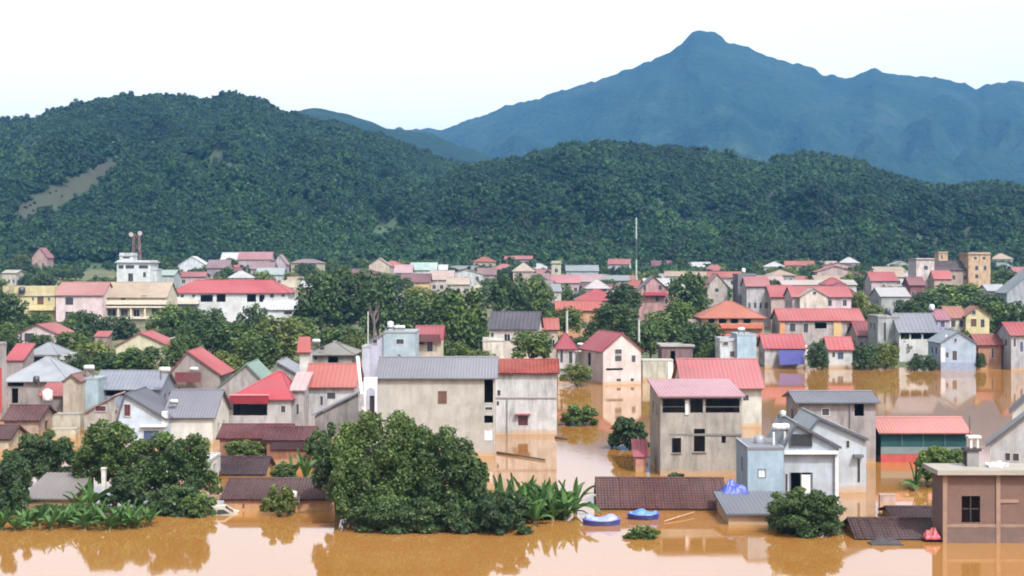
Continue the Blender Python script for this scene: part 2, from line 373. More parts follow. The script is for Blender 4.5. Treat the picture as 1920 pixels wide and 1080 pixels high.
# ------------------------------------------------------------------ foliage
def leaves_mesh(name, lobes, count, size, mat, seed, up=.25, inner=.18, droop=0, wild=.6):
    """crown of separate leaf-shaped faces spread over the shells of many lobes; lobes = (cx,cy,cz,rx,ry,rz)"""
    g = np.random.default_rng(seed); L = np.array(lobes, float)
    wgt = (L[:, 3] * L[:, 5]); wgt = wgt / wgt.sum()
    li = g.choice(len(L), count, p=wgt)
    d = g.normal(size=(count, 3)); d[:, 2] += up; d /= np.linalg.norm(d, axis=1)[:, None]
    r = np.where(g.random(count) < inner, g.random(count) * .7, .72 + .34 * g.random(count))
    bump = 1 + .22 * np.sin(d[:, 0] * 7 + li * 1.7) * np.cos(d[:, 2] * 6 + li)       # uneven lobes
    c = L[li, :3] + d * L[li, 3:] * (r * bump)[:, None]
    nrm = d * .9 + g.normal(size=(count, 3)) * wild; nrm[:, 2] += .3; nrm /= np.linalg.norm(nrm, axis=1)[:, None]
    a = np.cross(nrm, g.normal(size=(count, 3))); a /= np.linalg.norm(a, axis=1)[:, None]
    if droop: a[:, 2] -= droop; a /= np.linalg.norm(a, axis=1)[:, None]
    b = np.cross(nrm, a)
    s = size * (.55 + .9 * g.random(count)); s = s[:, None]
    v = np.empty((count, 4, 3)); v[:, 0] = c - a * s; v[:, 1] = c + b * s * .55 - a * s * .1; v[:, 2] = c + a * s; v[:, 3] = c - b * s * .55 - a * s * .1
    tint = np.clip(.40 + .16 * g.normal(size=count) + .22 * np.sin(li * 2.39), 0, .93)
    tint = np.where(g.random(count) < .02, 1.0, tint)
    me = bpy.data.meshes.new(name); me.vertices.add(count * 4); me.vertices.foreach_set('co', v.reshape(-1).astype(np.float32))
    me.loops.add(count * 4); me.loops.foreach_set('vertex_index', np.arange(count * 4, dtype=np.int32))
    me.polygons.add(count); me.polygons.foreach_set('loop_start', np.arange(0, count * 4, 4, dtype=np.int32))
    at = me.attributes.new('tint', 'FLOAT', 'FACE'); at.data.foreach_set('value', tint.astype(np.float32))
    me.materials.append(mat); me.update(); me.validate(); return me
def lobes_for(rx, rz, n, seed, flat=False, ry=None, low=-1.0, k0=.24, k1=.42):
    g = random.Random(seed); ry = ry or rx; out = []
    for i in range(n):
        a = i * 2.39996 + g.uniform(-.4, .4); e = low + (1 - low) * ((i + g.uniform(0, 1)) / n); k = g.uniform(k0, k1)
        q = math.sqrt(max(0, 1 - max(0, e) ** 2 * .85)) * min(1.08 - k, g.uniform(.45, 1.0))
        out.append((math.cos(a) * rx * q, math.sin(a) * ry * q, rz * e * (1 - k * .9), rx * k, ry * k, rz * k * g.uniform(.75, 1.15)))
    out.append((0, 0, -.15 * rz, rx * .55, ry * .55, rz * .6)); return out
def trunk_mesh(lobes, h, r, seed):
    g = random.Random(seed); mb = MB(); z0 = 0
    mid = [(0, 0, -h), (g.uniform(-.1, .1) * h, g.uniform(-.1, .1) * h, -h * .5), (0, 0, lobes[-1][2])]
    mb.tube(mid, [r * 1.25, r, r * .55], 8)
    for l in lobes[len(lobes) // 3::3]: mb.tube([(0, 0, -h * .35), (l[0] * .5, l[1] * .5, l[2] * .3), l[:3]], [r * .55, r * .38, r * .12], 6)
    return mb.mesh('trunk', BARK)

def near_tree(name, label, px, D, ytop, ybot, wpx, mat=LEAF, leaves=9000, size=.17, n=14, seed=1, trunk=2.0, group=None, cat='tree', ry=None, zb=None, up=.25):
    """tree measured on the photo: crown spans rows ytop..ybot and wpx pixels at distance D"""
    s = D / F; rx = wpx * s / 2 * .92; z1 = Z(ytop, D); z0 = Z(ybot, D); rz = (z1 - z0) / 2 * .98; cz = (z1 + z0) / 2 - .12
    M = Matrix.Translation((X(px, D), D, cz - rz - trunk))
    e = empty(name, M); tag(e, label, cat, group)
    lb = lobes_for(rx, rz, int(n * 2.6), seed, ry=ry and ry * rx, k0=.13, k1=.30)
    T = Matrix.Translation((0, 0, rz + trunk))
    link('crown', leaves_mesh('crown', lb, int(leaves * 1.9), size * .70, mat, seed, up=up), e, T)
    link('trunk', trunk_mesh(lb, rz + trunk, .06 * rx + .05, seed), e, T)
    return e
PROTO = []
for k in range(7):
    lb = lobes_for(1, 1, 22 + k, 40 + k, low=-.9, k0=.2, k1=.36)
    PROTO.append({m: leaves_mesh('crown', lb, 3000, .075, mm, 40 + k) for m, mm in (('g', LEAF), ('d', LEAF_D), ('y', LEAF_Y))} | {'t': trunk_mesh(lb, 1.5, .06, k)})
_pk = [0]
def mid_tree(name, label, px, D, ytop, ybot, wpx, kind='g', group=None, zfoot=None):
    s = D / F; rx = wpx * s / 2; z1 = Z(ytop, D); z0 = Z(ybot, D); rz = max(.8, (z1 - z0) / 2); cz = (z1 + z0) / 2
    pr = PROTO[_pk[0] % 7]; _pk[0] += 1
    gz = ground_z(X(px, D), D) - .2 if zfoot is None else zfoot
    gz = min(gz, cz - rz * .9)
    e = empty(name, Matrix.Translation((X(px, D), D, gz)) ); tag(e, label, 'tree' if 'tree' in name else 'bush', group)
    rot = Matrix.Rotation(random.uniform(0, 6.28), 4, 'Z')
    link('crown', pr[kind], e, Matrix.Translation((0, 0, cz - gz)) @ Matrix.Diagonal((rx, rx, rz, 1)) @ rot)
    link('trunk', pr['t'], e, Matrix.Translation((0, 0, cz - gz)) @ Matrix.Diagonal((rx, rx, max(rz, (cz - gz) / 1.5), 1)) @ rot)
    return e

# ------------------------------------------------------------------ forest on the two near hills: nobody could count it
def forest_proto(k):
    g = random.Random(k)
    lb = lobes_for(1, 1, 8, 90 + k, low=-.6)
    return leaves_mesh('forest_tree', lb, 1000, .13, LEAF_F, 90 + k, up=.45, inner=.08, wild=.18)
def forest(key, spacing, name):
    h = HILLS[key]; pts = []; scl = []
    g = random.Random(5); p0, p1 = max(-420, h['prof'][0][0]), min(2340, h['prof'][-1][0])
    t = 0.0
    while t < 1.12:
        D = h['Df'] + (h['Dr'] - h['Df']) * t; step = spacing * F / D
        px = p0
        while px < p1:
            q = px + g.uniform(-.5, .5) * step; tt = t + g.uniform(-.5, .5) * spacing * .75 / (h['Dr'] - h['Df'])
            x, y, z = hill_pt(h, q, min(1.14, max(0, tt)))
            py = HY - (z - CH) * F / y
            ba_ = bare_at(q, py, 9) if key == 'near_left' else 0
            if ba_ > .3 and g.random() < .22 and bare_at(q, py) > .2:
                r = g.uniform(.7, 1.5); pts.append((x, y, z + r * .6)); scl.append((r, r, r))
            if z > ground_z(x, y) - .5 and not ba_ > g.uniform(.2, .75):
                big = .72 + .5 * (fbm(x, y, .012, 2) + .5) + g.uniform(-.3, .3) + (.45 if g.random() < .08 else 0)
                if t > .93 and g.random() < .10: big *= 1.2
                r = max(.5, big) * 3.6; pts.append((x, y, z + r * .75)); scl.append((r * g.uniform(.85, 1.15), r * g.uniform(.85, 1.15), r * g.uniform(.8, 1.15)))
            px += step
        t += spacing * .75 / (h['Dr'] - h['Df'])
    for k in range(900):
        D = h['Df'] + g.uniform(-75, 25); q = g.uniform(p0, p1) if key == 'near_left' else g.uniform(max(p0, 820), p1)
        if key == 'near_left' and q > 820 or (key == 'near_left' and -30 < q < 280 and g.random() < .8): continue
        x = X(q, D); r = g.uniform(2.0, 3.8); pts.append((x, D, ground_z(x, D) + r * .7)); scl.append((r, r, r * g.uniform(.8, 1.2)))
    me = bpy.data.meshes.new(name); me.from_pydata(pts, [], [])
    a = me.attributes.new('crown_size', 'FLOAT_VECTOR', 'POINT'); a.data.foreach_set('vector', np.array(scl, dtype=np.float32).reshape(-1))
    o = link(name, me); tag(o, kind='stuff')
    ng = bpy.data.node_groups.new('forest_scatter', 'GeometryNodeTree')
    ng.interface.new_socket('Geometry', in_out='INPUT', socket_type='NodeSocketGeometry')
    ng.interface.new_socket('Geometry', in_out='OUTPUT', socket_type='NodeSocketGeometry')
    N = ng.nodes.new; gi = N('NodeGroupInput'); go = N('NodeGroupOutput')
    ci = N('GeometryNodeCollectionInfo'); ci.inputs['Collection'].default_value = FOREST_COL; ci.inputs['Separate Children'].default_value = True; ci.inputs['Reset Children'].default_value = True
    ip = N('GeometryNodeInstanceOnPoints'); ip.inputs['Pick Instance'].default_value = True
    na = N('GeometryNodeInputNamedAttribute'); na.data_type = 'FLOAT_VECTOR'; na.inputs['Name'].default_value = 'crown_size'
    rv = N('FunctionNodeRandomValue'); rv.data_type = 'FLOAT_VECTOR'; rv.inputs[0].default_value = (-.12, -.12, 0); rv.inputs[1].default_value = (.12, .12, 6.28)
    ri = N('FunctionNodeRandomValue'); ri.data_type = 'INT'
    for s in ri.inputs:
        if s.name == 'Max' and s.type == 'INT': s.default_value = 5
        if s.name == 'Min' and s.type == 'INT': s.default_value = 0
    L = ng.links.new
    L(gi.outputs[0], ip.inputs['Points']); L(ci.outputs[0], ip.inputs['Instance']); L(na.outputs['Attribute'], ip.inputs['Scale'])
    L(rv.outputs[0], ip.inputs['Rotation']); L([s for s in ri.outputs if s.type == 'INT'][0], ip.inputs['Instance Index'])
    L(ip.outputs[0], go.inputs[0])
    m = o.modifiers.new('scatter', 'NODES'); m.node_group = ng
    return o
FOREST_COL = bpy.data.collections.new('forest_trees')
for k in range(6):
    FOREST_COL.objects.link(bpy.data.objects.new('forest_tree', forest_proto(k)))
tag(forest('near_left', 5.1, 'forest'), 'dense dark green forest covering the left hill', 'forest')
tag(forest('near_right', 4.7, 'forest'), 'dense dark green forest covering the lower right hill', 'forest')

# ------------------------------------------------------------------ buildings
WIN_FR = (205, 205, 205)
def facade(mb, O, U, w, z0, z1, ops, inn, depth=.16):
    O = Vector(O); U = Vector(U); I = Vector(inn) * depth
    xs = sorted({0.0, w} | {min(w, max(0, q)) for o in ops for q in o[:2]}); zs = sorted({z0, z1} | {min(z1, max(z0, q)) for o in ops for q in o[2:4]})
    P = lambda u, z: O + U * u + Vector((0, 0, z))
    for i in range(len(xs) - 1):
        for j in range(len(zs) - 1):
            cu, cz = (xs[i] + xs[i + 1]) / 2, (zs[j] + zs[j + 1]) / 2
            if any(o[0] < cu < o[1] and o[2] < cz < o[3] for o in ops): continue
            mb.quad(P(xs[i], zs[j]), P(xs[i + 1], zs[j]), P(xs[i + 1], zs[j + 1]), P(xs[i], zs[j + 1]))
    for o in ops:
        a, b, c, d = P(o[0], o[2]), P(o[1], o[2]), P(o[1], o[3]), P(o[0], o[3])
        for p, q in ((a, b), (b, c), (c, d), (d, a)): mb.quad(p, q, q + I, p + I)

def opening(kind, x0, x1, z0, z1, y, root, M, fr):
    """what stands in a wall opening: frame, panes, shutters, near-black panel painted as interior darkness, door leaf, sun hood"""
    w, h = x1 - x0, z1 - z0
    k = kind[0]
    if k == 'o':
        return
    t = min(.07, w * .09); m = MB(); yo, yi = y - .03, y + .10
    m.box(x0, x1, yo, yi, z0, z0 + t); m.box(x0, x1, yo, yi, z1 - t, z1); m.box(x0, x0 + t, yo, yi, z0 + t, z1 - t); m.box(x1 - t, x1, yo, yi, z0 + t, z1 - t)
    if k == 'g':
        c = (x0 + x1) / 2; m.box(c - t * .4, c + t * .4, yo + .02, yi, z0 + t, z1 - t)
        f = m.build('window', frame(fr), root, M)
        for a, b in ((x0 + t, c - t * .4), (c + t * .4, x1 - t)):
            q = MB(); q.box(a, b, y + .05, y + .065, z0 + t, z1 - t); q.build('pane', GLASS, f)
    else:
        rgb = {'b': (105, 72, 58), 'd': (62, 60, 66), 'W': (236, 236, 238), 'B': (70, 84, 120), 'r': (140, 50, 48), 'm': (88, 30, 42), 'v': (34, 34, 40)}[k]
        f = m.build('door' if h > 1.75 and h > w else 'window', frame(fr if k != 'b' else (120, 95, 78)), root, M)
        q = MB(); c = (x0 + x1) / 2
        q.box(x0 + t, c - .01, y + .03, y + .06, z0 + t, z1 - t); q.box(c + .01, x1 - t, y + .03, y + .06, z0 + t, z1 - t)
        q.build('leaf' if h > 1.75 else 'shutter_or_void', plain('panel_paint', rgb, .5), f)
    if 'h' in kind:
        q = MB(); q.box(x0 - .25, x1 + .25, y - .55, y - .003, z1 + .06, z1 + .16); q.build('hood', plain('hood_paint', (178, 104, 100), .7), f)

def house(name, label, px0, px1, D, ye, roof='gx', yr=None, dep=8, yaw=0, rc=(190, 60, 62), wc=(205, 198, 190), win=(), ov=.45, zb=None,
          ax=None, rib=None, root=None, group=None, grime=.75, cat='house', fr=WIN_FR, auto=None, trim=None, hipin=None, th=.12, swin=()):
    """one volume of a building. px0..px1 = edges of the camera side at distance D, ye = eave row, yr = ridge/apex row"""
    s = D / F; cxp = (px0 + px1) / 2; w = (px1 - px0) * s / math.cos(R(yaw))
    x, y = X(cxp, D), D
    if zb is None: zb = -2.6 if ground_z(x, D) < 0 else ground_z(x, D + dep / 2) - 1.0
    M = Matrix.Translation((x, y, zb)) @ Matrix.Rotation(R(yaw), 4, 'Z')
    if root is None:
        root = empty(name, M); tag(root, label, cat, group)
    L = ROOT[root.name].inverted() @ M
    he = Z(ye, D) - zb; h2 = w / 2
    if rib is None: rib = 'metal' if D < 340 else None
    wave, pitch, tl = {'metal': (.022, .30, False), 'tile': (.035, .24, True), None: (0, .3, False), 'flat': (0, .3, False)}[rib]
    if D > 160: pitch *= 1.6
    if D > 215: pitch *= 1.5; wave *= 1.5
    U = lambda px: (px - px0) / (px1 - px0) * w - h2
    ops = []
    for q in win:
        x0, x1, y0, y1 = q[:4]; k = q[4] if len(q) > 4 else 'g'
        a, b, z0, z1 = U(x0), U(x1), Z(y1, D) - zb, Z(y0, D) - zb
        ops.append((max(a, -h2 + .05), min(b, h2 - .05), max(.05, z0), z1, k))
    if auto:
        nc, nf = auto; top = he - .5; bot = max(.3, (-zb if zb < -1 else 1.0) + .2)
        for j in range(nf):
            zc = bot + (top - bot) * (j + .55) / nf; hh = min(1.5, (top - bot) / nf * .62)
            for i in range(nc):
                c = -h2 + w * (i + .5) / nc + random.uniform(-.05, .05) * w / nc; ww = min(1.3, w / nc * .5)
                ops.append((c - ww / 2, c + ww / 2, zc - hh / 2, zc + hh / 2, random.choice(['g', 'g', 'd', 'b'])))
    lo = [o for o in ops if o[3] <= he - .02]; hi = [o for o in ops if o[3] > he - .02]
    m = MB(); wm = wall(wc, grime)
    facade(m, (-h2, 0, 0), (1, 0, 0), w, 0, he, [(o[0] + h2, o[1] + h2, o[2], o[3]) for o in lo], (0, 1, 0))
    facade(m, (-h2, dep, 0), (1, 0, 0), w, 0, he, [], (0, -1, 0))
    if not swin and D < 420 and dep > 4 and he > 3.2 and roof != 'sidl' and roof != 'sidr':
        zc = he - 1.7 if zb > -2 else max(he - 1.5, 3.4)
        sd = 'L' if x > 0 else 'R'; yy = lambda z: HY + (CH - zb - z) * F / D
        if zc + .6 < he: swin = [(sd, a, a + 1.0 / dep, yy(zc + .55), yy(zc - .55)) for a in ((.3, .62) if dep > 6 else (.4,))]
    sl = [(a * dep, b * dep, Z(y1, D) - zb, Z(y0, D) - zb) for sd, a, b, y0, y1 in swin if sd == 'L']
    sr = [(a * dep, b * dep, Z(y1, D) - zb, Z(y0, D) - zb) for sd, a, b, y0, y1 in swin if sd == 'R']
    facade(m, (-h2, 0, 0), (0, 1, 0), dep, 0, he, sl, (1, 0, 0)); facade(m, (h2, 0, 0), (0, 1, 0), dep, 0, he, sr, (-1, 0, 0))
    rm = roofm(rc, 'tile' if rib == 'tile' else 'metal'); r = MB(); cap = MB()
    if roof == 'gx':
        rise = max(.25, Z(yr, D + dep / 2) - zb - he); k = rise / (dep / 2); e = .35
        m.quad((-h2, 0, he), (-h2, dep, he), (-h2, dep / 2, he + rise)); m.quad((h2, 0, he), (h2, dep, he), (h2, dep / 2, he + rise))
        r.slab((-h2 - e, -ov, he - ov * k), (h2 + e, -ov, he - ov * k), (h2 + e, dep / 2, he + rise), (-h2 - e, dep / 2, he + rise), th, wave, pitch, tl, int(px0))
        r.slab((h2 + e, dep + ov, he - ov * k), (-h2 - e, dep + ov, he - ov * k), (-h2 - e, dep / 2, he + rise), (h2 + e, dep / 2, he + rise), th, wave, pitch, tl, int(px1))
        zc = he + rise + th + .02
        cap.tube([(-h2 - e - .02, dep / 2, zc), (h2 + e + .02, dep / 2, zc)], [.11, .11], 6)
    elif roof == 'gy':
        a = U(ax) if ax else 0.0; top = Z(yr, D) - zb; rise = top - he; e = .3
        m.quad((-h2, 0, he), (h2, 0, he), (a, 0, top)); m.quad((-h2, dep, he), (h2, dep, he), (a, dep, top))
        kl, kr = rise / (a + h2), rise / (h2 - a)
        r.slab((-h2 - ov, dep + e, he - ov * kl), (-h2 - ov, -e, he - ov * kl), (a, -e, top), (a, dep + e, top), th, wave, pitch, tl, int(px0))
        r.slab((h2 + ov, -e, he - ov * kr), (h2 + ov, dep + e, he - ov * kr), (a, dep + e, top), (a, -e, top), th, wave, pitch, tl, int(px1))
        cap.tube([(a, -e - .02, top + th + .02), (a, dep + e + .02, top + th + .02)], [.1, .1], 6)
        if trim:
            q = MB(); bt = .16
            for sx, kk in ((-1, kl), (1, kr)):
                xe = -h2 - ov if sx < 0 else h2 + ov; ze = he - ov * kk
                q.quad((xe, -e - .03, ze - .05), (a, -e - .03, top - .05), (a, -e - .03, top + bt + .02), (xe, -e - .03, ze + bt + .02))
                q.quad((xe, -e - .03, ze + bt + .02), (a, -e - .03, top + bt + .02), (a, -e + .1, top + bt + .02), (xe, -e + .1, ze + bt + .02))
                q.quad((xe, -e - .03, ze - .05), (a, -e - .03, top - .05), (a, -e + .1, top - .05), (xe, -e + .1, ze - .05))
            q.build('bargeboard', plain('trim_paint', trim, .6), root, L)
    elif roof == 'hip':
        rise = max(.3, Z(yr, D + dep / 2) - zb - he); ins = hipin if hipin is not None else min(dep / 2, h2 * .9); k = ov * rise / (dep / 2)
        A, B, C_, D_ = (-h2 - ov, -ov, he - k), (h2 + ov, -ov, he - k), (h2 + ov, dep + ov, he - k), (-h2 - ov, dep + ov, he - k)
        P0, P1 = (-h2 + ins, dep / 2, he + rise), (h2 - ins, dep / 2, he + rise)
        if ax: P0 = (U(ax) - .3, dep / 2, he + rise); P1 = (U(ax) + .3, dep / 2, he + rise)
        for a, b, c, d in ((A, B, P1, P0), (C_, D_, P0, P1), (B, C_, P1, P1), (D_, A, P0, P0)):
            r.quad(*[(q[0], q[1], q[2] + th) for q in ((a, b, c, d) if c != d else (a, b, c))]); r.quad(*((a, b, c, d) if c != d else (a, b, c)))
            r.quad(a, b, (b[0], b[1], b[2] + th), (a[0], a[1], a[2] + th))
        up = lambda q: (q[0], q[1], q[2] + th + .02)
        if P1[0] - P0[0] > .05: cap.bar(up(P0), up(P1), .1)
        for a, b in ((A, P0), (D_, P0), (B, P1), (C_, P1)): cap.bar(up(a), up(b), .09)
    elif roof == 'shed':
        zt = Z(yr, D + dep) - zb; k = (zt - he) / dep; e = .25
        m.quad((-h2, 0, he), (-h2, dep, he), (-h2, dep, zt)); m.quad((h2, 0, he), (h2, dep, he), (h2, dep, zt)); m.quad((-h2, dep, he), (h2, dep, he), (h2, dep, zt), (-h2, dep, zt))
        r.slab((-h2 - e, -ov, he - ov * k), (h2 + e, -ov, he - ov * k), (h2 + e, dep + .2, zt + .2 * k), (-h2 - e, dep + .2, zt + .2 * k), th, wave, pitch, tl, int(px0))
    elif roof == 'sidl' or roof == 'sidr':      # single slope falling to the left / right
        zt = Z(yr, D) - zb; a, b = (he, zt) if roof == 'sidl' else (zt, he)
        m.quad((-h2, 0, he), (h2, 0, he), (h2, 0, b)) if roof == 'sidl' else m.quad((-h2, 0, he), (h2, 0, he), (-h2, 0, a))
        r.slab((-h2 - ov, dep + .2, a), (-h2 - ov, -.3, a), (h2 + ov, -.3, b), (h2 + ov, dep + .2, b), th, wave, pitch, tl, int(px0))
    elif roof == 'flat':
        r.box(-h2 - ov, h2 + ov, -ov, dep + ov, he + .003, he + th + .1)
        if yr:
            zt = Z(yr, D) - zb
            for q in ((-h2, h2, 0, .12), (-h2, h2, dep - .12, dep)): cap.box(*q, he + th + .103, zt)
            for q in ((-h2, -h2 + .12), (h2 - .12, h2)): cap.box(*q, .122, dep - .122, he + th + .103, zt)
    wo_ = m.build('wall', wm, root, L)
    ro = r.build('roof', rm, root, L)
    if cap.v: cap.build('parapet' if roof == 'flat' else 'ridge_cap', wm if roof == 'flat' else rm, ro)
    for o in lo: opening(o[4], o[0], o[1], o[2], o[3], 0, root, L, fr)
    for o in hi: opening(o[4] if o[4][0] != 'o' else 'v', o[0], o[1], o[2], o[3], -.08, root, L, (96, 98, 106) if o[4][0] == 'o' else fr)  # open holes above the eave: near-black panel paints the unlit room inside
    return root
def part(root, name, mat, fn, px=None, D=None, z=0):
    """an extra part of a building, drawn in world metres around a point measured on the photo"""
    m = MB(); fn(m); return m.build(name, mat, root, ROOT[root.name].inverted())

def wbox(root, name, mat, px0, px1, y0, y1, D, dep):
    return part(root, name, mat, lambda m: m.box(X(px0, D), X(px1, D), D, D + dep, Z(y1, D), Z(y0, D)))

PINK, RED, DRED, ORG, SLATE, DSL, BRN, TERR = (214, 118, 124), (186, 62, 70), (138, 44, 58), (200, 96, 70), (138, 140, 152), (84, 86, 98), (96, 58, 58), (170, 82, 66)
WHT, GREY, CREAM, BLUE, CONC, LILAC = (222, 220, 218), (176, 172, 168), (216, 208, 184), (178, 196, 208), (150, 143, 138), (192, 190, 206)
def tank(label, px, yb, D, w=1.7, kind='h', rgb=(226, 228, 230), h=None, lift=.5, group='rooftop water tanks', solar=False):
    """water tank on a small steel stand; yb = row of the stand's feet"""
    M = Matrix.Translation((X(px, D), D, Z(yb, D))); e = empty('water_tank', M); tag(e, label, 'water tank', group)
    r = h / 2 if h else (w * .24 if kind == 'h' else w / 2)
    m = MB()
    if kind == 'h':
        zc = lift + r
        m.tube([(-w / 2, 0, zc), (-w / 2 + .06, 0, zc), (-w / 2 + .18, 0, zc), (w / 2 - .18, 0, zc), (w / 2 - .06, 0, zc), (w / 2, 0, zc)], [r * .35, r * .8, r, r, r * .8, r * .35], 14)
    else:
        hh = h or w * 1.1
        m.tube([(0, 0, lift), (0, 0, lift + .03), (0, 0, lift + hh * .8), (0, 0, lift + hh * .93), (0, 0, lift + hh)], [r * .96, r, r, r * .6, r * .2], 16)
    d = m.build('drum', plain('tank_steel', rgb, .35, .0), e)
    for q in d.data.polygons: q.use_smooth = len(q.vertices) == 4
    if kind == 'h':
        for k in (-.6, .0, .6):
            m = MB(); m.tube([(w / 2 * k - .02, 0, lift + r), (w / 2 * k + .02, 0, lift + r)], [r * 1.03, r * 1.03], 14)
            m.build('band', plain('tank_band', (150, 150, 155), .4, .6), d)
    a, b = (w * .38, r * .7)
    for sx in (-1, 1):
        for sy in (-1, 1):
            m = MB(); m.bar((sx * a, sy * b, 0), (sx * a, sy * b, lift + r * .35), .045, 4); m.build('leg', plain('stand_steel', (120, 118, 122), .5, .3), e)
    for sy in (-1, 1):
        m = MB(); m.bar((-a, sy * b, lift * .9), (a, sy * b, lift * .9), .04, 4); m.build('rail', plain('stand_steel', (120, 118, 122), .5, .3), e)
    if solar:
        m = MB(); m.quad((-w / 2, -.3, lift), (w / 2, -.3, lift), (w / 2, -1.5, .15), (-w / 2, -1.5, .15)); m.quad((-w / 2, -.3, lift - .06), (w / 2, -.3, lift - .06), (w / 2, -1.5, .09), (-w / 2, -1.5, .09))
        m.build('solar_panel', plain('solar_tubes', (48, 48, 66), .25), e)
    return e

# ================================================================== foreground row
D = WD(1018)
h = house('brick_house', 'brown unfinished brick house with overhanging concrete slab at the lower right corner', 1768, 2010, D, 889, 'flat', dep=2.6, rc=(206, 194, 178), wc=(128, 84, 74), ov=.5, th=.22, grime=.8,
          win=[(1803, 1838, 930, 980, 'o'), (1925, 1960, 930, 980, 'o')], cat='house')
next(c for c in h.children if c.name.startswith('wall')).data.materials[0] = brickwall((124, 76, 66))
cm = plain('frame_concrete', (158, 128, 110), .9)
for a in (1768, 1868, 1968): wbox(h, 'column', cm, a, a + 8, 889, 1080, D - .09, .085)
for a, b in ((1776.3, 1867.7), (1876.3, 1967.7)): wbox(h, 'beam', cm, a, b, 983, 989, D - .07, .065)
wbox(h, 'beam', cm, 1876.3, 1910, 937, 943, D - .07, .065)
wbox(h, 'plinth', plain('wet_render', (118, 96, 88), .9), 1776.3, 1867.7, 989.4, 1060, D - .05, .045)
wbox(h, 'plinth', plain('wet_render', (118, 96, 88), .9), 1876.3, 1967.7, 989.4, 1060, D - .05, .045)
wbox(h, 'window_bar', plain('stand_steel', (60, 56, 56), .5, .3), 1819, 1821, 930, 980, D + .1, .03)
wbox(h, 'window_bar', plain('stand_steel', (60, 56, 56), .5, .3), 1803, 1838, 953, 955, D + .14, .03)
# small altar and drying cloths on the slab
zs = 870; e = empty('roof_altar', Matrix.Translation((X(1838, D), D + 1.4, Z(889, D) + .32))); tag(e, 'small altar with two white posts standing on the brown brick house roof', 'altar')
s_ = D / F
for nm, mt, bx in (('pedestal', plain('altar_grey', (150, 146, 146), .8), (-.45, .35, 0, .6, 0, 1.05)), ('shelf', plain('altar_dark', (62, 54, 58), .8), (-.65, .5, -.1, .7, 1.052, 1.25)),
                   ('post', plain('altar_white', (232, 228, 224), .6), (-.25, -.1, 0, .15, 1.252, 1.95)), ('post', plain('altar_white', (232, 228, 224), .6), (.2, .35, 0, .15, 1.252, 1.95)),
                   ('canopy', plain('altar_white', (232, 228, 224), .6), (-.4, .5, -.1, .6, 1.952, 2.1)), ('back_panel', plain('altar_dark', (62, 54, 58), .8), (-.6, -.44, .2, .5, .1, .98))):
    m = MB(); m.box(*bx); m.build(nm, mt, e)
m = MB(); m.bar((-.2, .3, 2.1), (-.2, .3, 3.4), .03); m.build('rod', plain('altar_dark', (62, 54, 58), .8), e)
m = MB(); g = random.Random(3)
pts = [[(X(1862, D) + i * .17, D + .9 + j * .2, Z(889, D) + .45 + .22 * math.sin(i * .9) * math.cos(j * 1.3) + g.uniform(0, .18)) for i in range(9)] for j in range(5)]
for j in range(4):
    for i in range(8): m.quad(pts[j][i], pts[j][i + 1], pts[j + 1][i + 1], pts[j + 1][i])
q0 = len(m.v)
for i in range(8): m.quad(pts[0][i], pts[0][i + 1], (pts[0][i + 1][0], pts[0][i + 1][1], Z(889, D) + .33), (pts[0][i][0], pts[0][i][1], Z(889, D) + .33))
tag(m.build('cloth_heap', plain('white_cloth', (226, 218, 222), .9)), 'crumpled white cloths heaped on the brown brick house roof', 'cloth')

D = WD(1012)
house('sunken_house', 'brown tiled roof just above the flood left of the brown brick house', 1612, 1752, D, 1010, 'gx', 974, dep=5.2, yaw=-2, rc=BRN, wc=(150, 110, 95), rib='tile', ov=.2, zb=-2.6, th=.06)
house('sunken_house', 'small brown tiled roof behind the lower one, touching the brick house wall', 1680, 1754, D + 7, 974, 'gx', 952, dep=4, rc=(86, 56, 60), wc=(150, 110, 95), rib='tile', ov=.2, zb=-2.6, th=.06)
house('wall_stub', 'pale pink broken wall standing behind the small brown tiled roof', 1650, 1679, D + 13, 930, 'flat', dep=.5, rc=(225, 188, 176), wc=(226, 190, 178), ov=.02, th=.02, zb=-2.6, cat='wall')
# torn sheet and debris on the tiles
def sheet(name, label, px, py, D, w, dp, hgt, mat, seed, cat, tilt=0):
    nx, ny = 25, 17; m = MB(); P = []; cx, cz = X(px, D), Z(py, D); g = random.Random(seed)
    for j in range(ny):
        row = []
        for i in range(nx):
            u, v = i / (nx - 1) - .5, j / (ny - 1) - .5
            k = max(0, 1 - (2.0 * abs(u)) ** 3) * max(0, 1 - (2.0 * abs(v)) ** 3)
            wr = mnoise.fractal(Vector((u * 3.2 + seed, v * 2.6, seed)), 1.0, 2.0, 4)
            out = 1 + .16 * mnoise.noise(Vector((u * 5, v * 5, seed + 9)))
            row.append((cx + u * w * out, D + v * dp * out, cz + hgt * k * max(.06, .62 + .55 * wr) + tilt * u))
        P.append(row)
    for j in range(ny - 1):
        for i in range(nx - 1): m.quad(P[j][i], P[j][i + 1], P[j + 1][i + 1], P[j + 1][i])
    ed = [P[0], [r[-1] for r in P], P[-1][::-1], [r[0] for r in P][::-1]]
    for e in ed:
        for a, b in zip(e, e[1:]): m.quad(a, b, (b[0], b[1], cz - .12), (a[0], a[1], cz - .12))
    return tag(m.build(name, mat), label, cat)
sheet('tarpaulin', 'crumpled pink plastic sheet against the corner of the brick house', 1748, 1006, D - .6, 1.1, .9, .75, plain('pink_plastic', (196, 84, 96), .5), 4, 'sheet')
sheet('debris_heap', 'dark grey debris heap floating below the lower brown tiled roof', 1660, 1018, D - 1.6, 2.1, 1.0, .5, plain('wet_debris', (70, 66, 70), .9), 5, 'debris')

